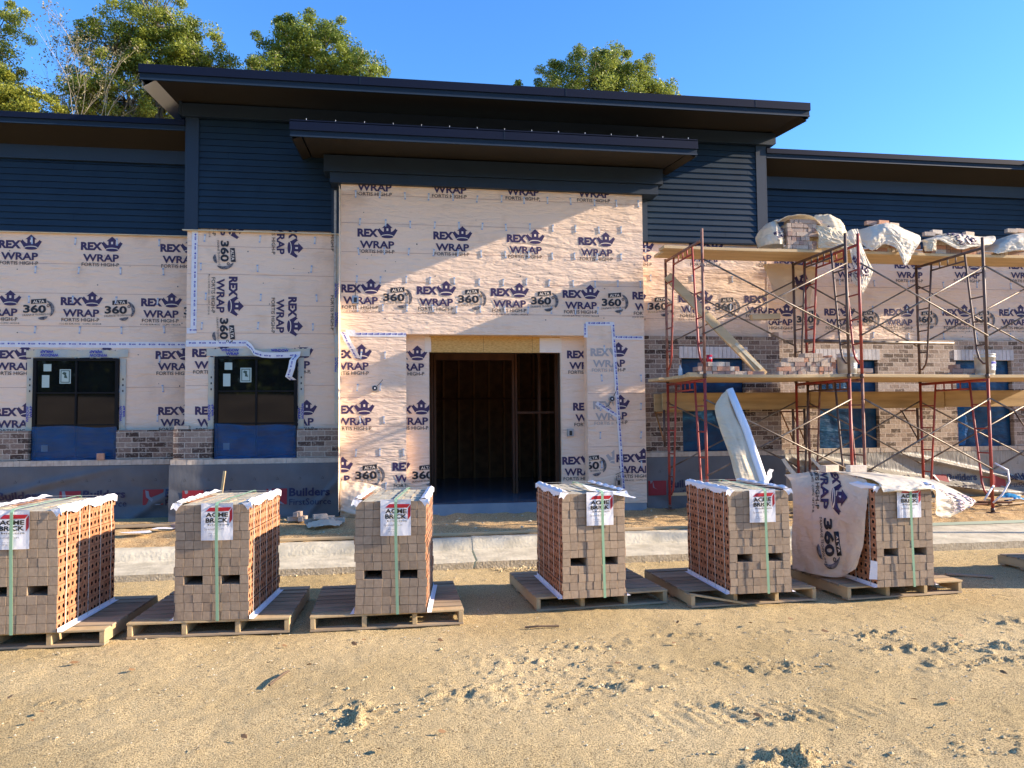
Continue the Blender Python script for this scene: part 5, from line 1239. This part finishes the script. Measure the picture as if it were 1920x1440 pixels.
# sheet 4 printed
SH('plastic_sheet',[[(8.33,-.55,4.42),(8.6,-.5,4.55),(8.9,-.5,4.64),(9.2,-.5,4.62),(9.5,-.6,4.60),(9.66,-.8,4.62)],
 [(8.32,-.85,4.46),(8.6,-.85,4.56),(8.9,-.85,4.64),(9.2,-.9,4.62),(9.48,-.9,4.60),(9.72,-.95,4.60)],
 [(8.32,-1.1,4.44),(8.58,-1.12,4.50),(8.88,-1.12,4.56),(9.18,-1.12,4.54),(9.42,-1.1,4.50),(9.66,-1.06,4.54)],
 [(8.34,-1.12,4.40),(8.56,-1.16,4.48),(8.86,-1.16,4.40),(9.16,-1.16,4.40),(9.40,-1.14,4.42),(9.58,-1.1,4.46)],
 [(8.35,-1.13,4.38),(8.54,-1.16,4.46),(8.88,-1.17,4.32),(9.14,-1.17,4.36),(9.36,-1.14,4.40),(9.50,-1.1,4.42)]],'white sheet printed with large dark letters over bricks, right of the middle posts',wr=0.019,seed=9,nu=100,nv=60,texts=[(LOGO0,(.55,.66),.85,-62,1,None)],size=(1.4,.95),group=G1)
SH('plastic_sheet',[[(8.31,-1.10,4.47),(8.36,-1.16,4.46),(8.44,-1.18,4.47),(8.50,-1.18,4.47)],[(8.31,-1.12,4.36),(8.36,-1.17,4.36),(8.42,-1.19,4.36),(8.48,-1.18,4.37)],[(8.32,-1.13,4.28),(8.37,-1.18,4.27),(8.42,-1.19,4.28),(8.48,-1.18,4.28)]],'cream end flap of the printed sheet right of the hanging corner',key='sheet_cream',wr=0.017,seed=10,nu=30,nv=30,group=G1)
SH('plastic_sheet',[[(9.60,-.55,4.34),(9.9,-.5,4.55),(10.3,-.5,4.68),(10.8,-.5,4.66)],[(9.58,-.85,4.36),(9.9,-.85,4.56),(10.3,-.9,4.68),(10.8,-.9,4.66)],[(9.55,-1.1,4.30),(9.85,-1.14,4.48),(10.25,-1.14,4.58),(10.8,-1.12,4.56)],[(9.58,-1.15,4.27),(9.90,-1.18,4.34),(10.10,-1.2,4.36),(10.30,-1.16,4.52)],[(9.62,-1.15,4.27),(9.92,-1.18,4.33),(10.06,-1.2,4.34),(10.22,-1.16,4.46)]],'white sheet over bricks cut off by the right edge of the photo',wr=0.022,seed=11,nu=80,nv=60,group=G1)
# sheet on the sixth pack
L1=[(v,f,k) for v,f,k in LOGO1]
SH('printed_sheet',[[(3.93,-4.62,1.05),(4.15,-4.85,1.10),(4.22,-5.15,1.10),(4.26,-5.5,1.06)],
 [(3.95,-4.72,.96),(4.08,-4.98,.99),(4.17,-5.25,.98),(4.21,-5.60,.96)],
 [(3.90,-4.82,.72),(4.00,-5.06,.72),(4.10,-5.30,.70),(4.17,-5.60,.72)],
 [(3.83,-4.90,.42),(3.94,-5.12,.40),(4.06,-5.36,.40),(4.15,-5.56,.45)],
 [(3.80,-4.96,.17),(3.93,-5.20,.15),(4.05,-5.36,.16),(4.12,-5.50,.26)]],'white printed sheet hanging over the left side of the rightmost full brick pack',key='sheet_pink',wr=.022,wf=4,seed=12,nu=90,nv=110,texts=[(L1,(.50,1.03),.86,-84,1,None)],size=(.98,1.0),fold=.012,foldf=1.5)
SH('printed_sheet',[[(4.18,-4.66,1.09),(4.5,-4.6,1.07),(4.8,-4.62,1.06),(5.05,-4.8,1.04),(5.3,-5.0,1.0)],
 [(4.20,-5.1,1.10),(4.5,-5.05,1.07),(4.8,-5.0,1.07),(5.1,-5.12,1.0),(5.42,-5.3,.88)],
 [(4.24,-5.60,1.07),(4.5,-5.55,1.06),(4.74,-5.5,1.05),(5.02,-5.42,.95),(5.42,-5.42,.82)],
 [(4.25,-5.70,1.02),(4.5,-5.72,1.0),(4.76,-5.68,1.0),(4.98,-5.5,.84),(5.26,-5.46,.76)],
 [(4.26,-5.72,.97),(4.48,-5.74,.985),(4.78,-5.70,.97),(4.92,-5.52,.74),(5.08,-5.48,.69)]],'white sheet topping the rightmost full brick pack, faded printed corner blown to the right',wr=.02,wf=4,seed=13,nu=100,nv=70,texts=[(LOGO0,(1.20,.62),.75,-62,1,{'ink':'ink_faded','ink_black':'ink_faded'})],size=(1.35,1.0),group=None)
brick_at(4.12,-5.12,1.115,.35,0,'pale brick weighing down the sheet at the left corner of the sheeted pack','bricks on top of the sheeted pack')
brick_at(4.48,-5.0,1.10,.1,4,'pale brick on the sheet at the middle of the sheeted pack','bricks on top of the sheeted pack')
mb=MB(); mb.add([(4.14,-5.66,.20),(4.20,-5.69,.20),(4.20,-5.70,.36),(4.15,-5.68,.37)],[(0,1,2,3)],'edge_white'); o=one(mb,'sheet_scrap','narrow white strip hanging at the foot of the sheeted pack','plastic scrap',None,(4.17,-5.68,.2))
# leaning rolled sheet by the scaffold
T=thing('wrap_roll',(4.8,-2.95,.2),'tall roll of white wrap leaning on the scaffold, loose sheet hanging from its left side','roll of wrap')
mb=MB(); mb.tube([(4.49,-2.15,2.04),(4.63,-2.32,1.5),(4.72,-2.62,.79),(4.80,-2.80,.2)],[.05,.055,.06,.06],'edge_smooth',14); o=mb.build('tube',T,True); o.matrix_parent_inverse=Matrix.Translation((-4.8,2.95,-.2))
for nm,ctrl,key,sd in [('loose_sheet',[[(4.37,-2.13,1.95),(4.42,-2.15,2.0),(4.46,-2.15,2.04)],[(4.26,-2.18,1.78),(4.38,-2.24,1.76),(4.50,-2.17,1.84)],[(4.28,-2.28,1.50),(4.42,-2.36,1.47),(4.60,-2.30,1.50)],[(4.34,-2.43,1.15),(4.48,-2.52,1.12),(4.66,-2.44,1.15)],[(4.37,-2.58,.79),(4.54,-2.66,.78),(4.69,-2.6,.79)],[(4.52,-2.76,.22),(4.64,-2.82,.2),(4.77,-2.78,.2)]],'sheet_cream',21)]:
    o=sheet(nm,ctrl,60,80,key,T,.008,3,sd,.003,None,(1,1),False,.018,1.6); o.matrix_parent_inverse=Matrix.Translation((-4.8,2.95,-.2))
mb=MB(); mb.add([(4.585,-2.375,1.38),(4.60,-2.375,1.38),(4.635,-2.455,1.13),(4.618,-2.455,1.13)],[(0,1,2,3)],'ink'); mb.add([(4.52,-2.26,1.78),(4.535,-2.26,1.78),(4.51,-2.21,1.92),(4.495,-2.21,1.92)],[(0,1,2,3)],'ink'); o=mb.build('printed_mark',T); o.matrix_parent_inverse=Matrix.Translation((-4.8,2.95,-.2))

# ================================================================= GREY TARPS on the foot of the walls
BFS=[poly([(0,0),(.30,0),(.30,.235),(0,.235)],'ink_red'),poly([(.03,.235),(.075,.235),(.10,.13),(.27,0),(.20,0),(.05,.12)],'tarp_mark'),text_fit('Builders',.33,.115,.60,.125,'ink_navy',.03,2),text_fit('FirstSource',.335,-.015,.61,.095,'ink_navy',.004,2)]
def tarp(x0,x1,Y,z0,z1,label,key,marks,amp,seed,nx=120,nz=40,big=0):
    def D(x,z):
        t=(z1-z)/(z1-z0); d=amp*(abs(mn.noise((x*1.1+z*1.2,z*1.5,seed)))*1.6+.35*mn.noise((x*4+z*3,z*6,seed+2)))*(.15+t)
        if big:
            for (a,b,c,w,h) in big:
                s=(x-a)*b+c-z; d+=h*math.exp(-(s/w)**2)*min(1,t*4+.1)
        return d
    f=lambda u,v,l:(u,Y-D(u,v)-l,v)
    mb=MB(); P=[f(x0+(x1-x0)*i/(nx-1),z0+(z1-z0)*j/(nz-1),0) for j in range(nz) for i in range(nx)]
    mb.add(P,[(j*nx+i,j*nx+i+1,(j+1)*nx+i+1,(j+1)*nx+i) for j in range(nz-1) for i in range(nx-1)],key)
    for (x,z) in marks: stamp(mb,BFS,(x,z),1,0,(x0+.01,x1-.01,z0,z1),f,.010)
    for k in range(int((x1-x0)/.33)):
        xx=x0+.2+k*.33; zz=z1-.24
        for a,b in (((0,0),(.02,.035)),((.02,.035),(.04,0)),((.0,0),(.04,0))):
            q=[(xx+a[0],zz+a[1]),(xx+b[0],zz+b[1]),(xx+b[0]+.003,zz+b[1]+.003),(xx+a[0]+.003,zz+a[1]+.003)]; mb.add([f(p[0],p[1],.006) for p in q],[(0,1,2,3)],'ink_black')
    o=mb.build('tarp',None,True); tag(o,label,'tarp','grey printed tarps along the wall foot'); return o
tarp(-9.2,-3.36,Wg-.17,.13,1.0,'grey tarp with red and navy print under the far left window','tarp_grey',[(-6.24+1.18*k,.39) for k in (-1,0,1,2)],.05,1,big=[(-3.8,.7,.35,.08,.035),(-5.0,.25,.8,.06,.03)])
tarp(-3.35,-.90,-.175,.15,1.02,'grey tarp with red and navy print under the second window from the left','tarp_grey',[(-3.156,.41),(-1.966,.41)],.035,5,60,big=[(-1.1,1.1,.55,.07,.03)])
tarp(3.95,6.36,-.175,.18,1.015,'plain dark grey tarp behind the left scaffold, red logo at its left end','tarp_grey',[(3.975,.405),(5.2,.41)],.03,9,60)
tarp(6.37,12.4,Wg-.175,.18,1.0,'sagging sunlit grey tarp with deep folds under the right wing windows','tarp_pale',[(8.26,.37),(9.44,.36),(10.62,.35)],.05,13,200,60,big=[(6.6,-.9,.95,.035,.08),(7.2,-.28,.95,.05,.15),(8.0,-.18,.72,.06,.13),(9.5,-.10,.42,.05,.11),(6.8,-1.4,.95,.03,.07),(9.0,-.22,.95,.04,.09)])
# thin timber leaning on left tarp and white ribbons by the right one
mb=MB(); mb.board((-2.53,-.34,.93),(-2.58,-.55,.2),.035,.02,'stringer_wood'); one(mb,'wood_stake','thin wooden stake leaning on the tarp behind the second brick pack','stake',None,(-2.55,-.5,.2))
SH('plastic_ribbon',[[(5.84,-1.0,1.0),(5.90,-1.0,1.01)],[(5.95,-1.02,.82),(6.02,-1.02,.84)],[(6.10,-1.05,.62),(6.18,-1.05,.66)],[(6.22,-1.05,.48),(6.32,-1.05,.55)],[(6.32,-1.0,.32),(6.40,-1.0,.38)]],'long white plastic ribbon sagging from the tarp corner left of the middle posts',wr=.01,nu=8,nv=40,group='white ribbons by the tarp')
SH('plastic_ribbon',[[(6.35,-.95,1.0),(6.40,-.95,1.0)],[(6.55,-1.0,.74),(6.62,-1.0,.77)],[(6.72,-1.0,.52),(6.80,-1.0,.56)]],'short white plastic ribbon between the middle scaffold posts',wr=.01,nu=8,nv=30,group='white ribbons by the tarp')
mb=MB(); mb.tube([(8.63,-2.03,.95),(8.78,-2.1,.85),(8.80,-2.1,.68),(8.66,-2.12,.5),(8.52,-2.1,.38)],.014,'tape',5); mb.tube([(8.60,-2.03,.62),(8.45,-2.1,.52),(8.38,-2.1,.42)],.016,'tape',5); one(mb,'strap_tangle','pale webbing strap tangled round the foot of the right scaffold post','strap',None,(8.6,-2.05,.4),smooth=True)

# ================================================================= BUCKETS AND SMALL THINGS ON THE DECKS
def bucket(x,y,z,label,tagc):
    t=thing('bucket',(x,y,z),label,'bucket','white buckets on the middle deck')
    mb=MB(); mb.lathe([(.0,.004),(.128,.0),(.134,.02),(.147,.30),(.152,.30),(.152,.315),(.147,.318),(.147,.345),(.155,.35),(.155,.362),(.143,.362),(.137,.05),(0,.045)],(0,0,0),'bucket_white',28); mb.build('body',t,True)
    mb=MB(); mb.tube([(-.15,-.02,.31),(-.13,-.10,.22),(-.04,-.155,.17),(.06,-.15,.16),(.13,-.08,.23),(.15,-.01,.31)],.004,'metal_grey',5); mb.build('handle',t,True)
    if tagc==0:
        mb=MB(); 
        mb.add([(.015+.0,-.146,.13),(.10,-.107,.13),(.10,-.112,.21),(.015,-.149,.21)],[(0,1,2,3)],'metal_grey'); mb.build('sticker',t)
    else:
        mb=MB(); P=[];
        for k in range(7):
            a=R(-95+k*9); P+=[(.143*math.cos(a),.143*math.sin(a),.10),(.150*math.cos(a),.150*math.sin(a),.24)]
        mb.add(P,[(2*k,2*k+2,2*k+3,2*k+1) for k in range(6)],'label_white'); 
        P=[]
        for k in range(7):
            a=R(-95+k*9); P+=[(.1505*math.cos(a),.1505*math.sin(a),.20),(.1525*math.cos(a),.1525*math.sin(a),.235)]
        mb.add(P,[(2*k,2*k+2,2*k+3,2*k+1) for k in range(6)],'ink_blue'); mb.build('sticker',t)
    return t
bucket(6.92,-1.12,MZ,'dirty white bucket with a wire handle beside the stepped brick pile',0); bucket(9.30,-1.15,MZ,'white bucket with a blue and white sticker in front of the far right window',1)
mb=MB(); mb.lathe([(0,0),(.03,0),(.032,.02),(.03,.10),(.012,.14),(.012,.165),(0,.165)],(4.12,-1.3,MZ),'clear_plastic',14); one(mb,'water_bottle','small clear water bottle at the left end of the middle deck','bottle',None,(4.12,-1.3,MZ),smooth=True)
mb=MB(); mb.box(4.20,4.34,-1.42,-1.30,MZ,MZ+.05,'plank_wood'); one(mb,'wood_block','short sunlit wood block beside the water bottle on the middle deck','wood block',None,(4.27,-1.36,MZ),.004)
mb=MB(); mb.lathe([(0,0),(.04,0),(.045,.12),(.0,.12)],(4.62,-1.2,MZ+.205),'red_plastic',16); mb.box(4.60,4.64,-1.25,-1.247,MZ+.26,MZ+.29,'edge_white'); one(mb,'red_cup','red cup standing on the brick pile at the left end of the middle deck','cup',None,(4.62,-1.2,MZ+.205),smooth=True)
mb=MB(); mb.lathe([(0,0),(.05,0),(.05,.02),(.02,.05),(0,.05)],(4.2,-1.5,.0),'black_plastic',8)
mb=MB(); mb.add([(8.22,-1.35,MZ+.003),(8.62,-1.35,MZ+.003),(8.66,-1.1,MZ+.05),(8.28,-1.1,MZ+.02)],[(0,1,2,3)],'black_plastic'); o=one(mb,'black_tray','flat black tray lying on the middle deck left of the small brick pile','tray',None,(8.4,-1.2,MZ)); md=o.modifiers.new('t','SOLIDIFY'); md.thickness=.008

# ================================================================= DEBRIS
rr=random.Random(33)
def scrap(x,y,z,l,w,t,rz,key,label,grp='scrap boards on the soil',tilt=0):
    mb=MB(); mb.ctrbox((0,0,0),(l,w,t),key,0,tilt,tilt*.4); o=mb.build('scrap_board'); o.location=(x,y,z); o.rotation_euler=(0,0,rz); bevel(o,.003); return tag(o,label,'board',grp)
for i in range(16):
    x=rr.uniform(7.2,10.4); scrap(x,rr.uniform(-1.55,-.75),.235+.028*(i%4),rr.uniform(.3,.9),rr.uniform(.05,.14),.022,rr.uniform(-.35,.35),rr.choice(['pallet_wood_b','plank_wood','pallet_wood','stud']),'scrap board in the heap under the right scaffold','scrap boards under the right scaffold',rr.uniform(-.06,.06))
for i in range(12):
    x=rr.uniform(5.5,6.9); scrap(x,rr.uniform(-1.75,-.9),.225+.03*(i%3),rr.uniform(.25,.7),rr.uniform(.05,.12),.022,rr.uniform(-.6,.6),rr.choice(['pallet_wood_b','scaf_dark','pallet_wood']),'dark scrap board in the heap behind the gap between the two right packs','scrap boards behind the sheeted pack',rr.uniform(-.08,.08))
scrap(.4,-2.42,.222,3.9,.07,.03,.015,'plank_wood','long sunlit wooden form board lying along the kerb left of the doorway','form boards along the kerb')
scrap(3.0,-2.44,.222,2.3,.06,.03,.0,'plank_wood','long wooden form board lying along the kerb right of the doorway','form boards along the kerb')
scrap(5.78,-4.88,.012,.42,.07,.018,-.5,'pallet_wood','loose grey board lying on the dirt left of the pallet corner at the right edge',None)
scrap(-3.4,-.8,.23,.9,.12,.03,.1,'pallet_wood_b','grey board lying at the foot of the far left tarp',None)
scrap(4.4,-.42,.44,.34,.02,.05,0,'plank_wood','small pale board end nailed low on the tarp beside the left scaffold foot',None)
for (x,y,s,lab) in [(-3.35,-1.55,.16,'flat white plastic scrap on the soil right of the leftmost brick pack'),(-3.1,-1.25,.14,'second white plastic scrap nearer the tarp right of the leftmost pack')]:
    mb=MB(); P=[(x+s*math.cos(a)*(1+.3*rr.random()),y+s*.7*math.sin(a)*(1+.3*rr.random()),.235+.02*rr.random()) for a in [k*.785 for k in range(8)]]; mb.add(P,[tuple(range(8))],'edge_white'); one(mb,'plastic_scrap',lab,'plastic scrap',None,(x,y,.23))
SH('crumpled_sheet',[[(-1.2,-1.5,.24),(-1.0,-1.45,.26),(-.8,-1.4,.24)],[(-1.25,-1.3,.25),(-1.0,-1.25,.31),(-.78,-1.2,.25)],[(-1.2,-1.1,.24),(-1.0,-1.05,.27),(-.8,-1.0,.25)]],'crumpled clear plastic sheet on the soil left of the entrance corner',key='sheet_pink',wr=0.033,nu=40,nv=30,cat='plastic scrap')
SH('crumpled_wrap',[[(-.86,-.29,.75),(-.6,-.31,.72),(-.35,-.30,.66),(-.2,-.29,.60)],[(-.87,-.40,.50),(-.62,-.44,.52),(-.40,-.42,.48),(-.22,-.34,.42)],[(-.86,-.42,.33),(-.62,-.50,.30),(-.42,-.46,.30),(-.25,-.38,.28)],[(-.86,-.36,.22),(-.6,-.40,.21),(-.4,-.38,.22),(-.25,-.33,.23)]],'bunched wrap folded up at the foot of the left door pier',key='sheet_pink',wr=0.033,wf=4,nu=60,nv=50,cat='plastic sheet')
SH('blue_scrap',[[(9.55,-1.2,.28),(9.75,-1.2,.33),(9.95,-1.2,.28)],[(9.55,-1.05,.33),(9.75,-1.0,.40),(9.95,-1.0,.34)],[(9.6,-.9,.28),(9.75,-.85,.33),(9.95,-.9,.28)]],'crumpled bright blue plastic on the debris at the right edge','blue_plastic',wr=0.028,nu=30,nv=24,cat='plastic scrap')

# ================================================================= CAMERA AND LIGHT
cam=bpy.data.cameras.new('camera'); co=bpy.data.objects.new('camera',cam); COL.objects.link(co); sc.camera=co
yaw,pit,rol=.15026,.04741,-.008677
F=Vector((math.sin(yaw)*math.cos(pit),math.cos(yaw)*math.cos(pit),math.sin(pit))); Rt=Vector((math.cos(yaw),-math.sin(yaw),0)); U=Rt.cross(F)
R2=Rt*math.cos(rol)+U*math.sin(rol); U2=-Rt*math.sin(rol)+U*math.cos(rol)
co.matrix_world=Matrix(((R2.x,U2.x,-F.x,0),(R2.y,U2.y,-F.y,-11.8425),(R2.z,U2.z,-F.z,1.65),(0,0,0,1)))
cam.sensor_width=36; cam.lens=36*1400/1920; cam.clip_end=1000; cam.clip_start=.05
SD=Vector((6,-1,2.4)).normalized(); el=math.asin(SD.z); az=math.atan2(SD.x,SD.y)
sun=bpy.data.lights.new('sun','SUN'); sun.energy=4.7; sun.angle=R(.53); sun.color=(1,.82,.62); so=bpy.data.objects.new('sun',sun); COL.objects.link(so)
so.rotation_euler=SD.to_track_quat('Z','Y').to_euler()
w=bpy.data.worlds.new('World'); sc.world=w; w.use_nodes=True; nt=w.node_tree; bg=nt.nodes['Background']
sky=nt.nodes.new('ShaderNodeTexSky'); sky.sky_type='NISHITA'; sky.sun_disc=False; sky.sun_elevation=el; sky.sun_rotation=az; sky.air_density=1.0; sky.dust_density=.3; sky.ozone_density=5.5; sky.altitude=600
hs=nt.nodes.new('ShaderNodeHueSaturation'); hs.inputs['Saturation'].default_value=1.12; hs.inputs['Hue'].default_value=.503; nt.links.new(sky.outputs[0],hs.inputs['Color']); nt.links.new(hs.outputs[0],bg.inputs[0]); bg.inputs[1].default_value=.15
vs=sc.view_settings; vs.view_transform='Standard'; vs.look='None'; vs.exposure=1.38; vs.gamma=1
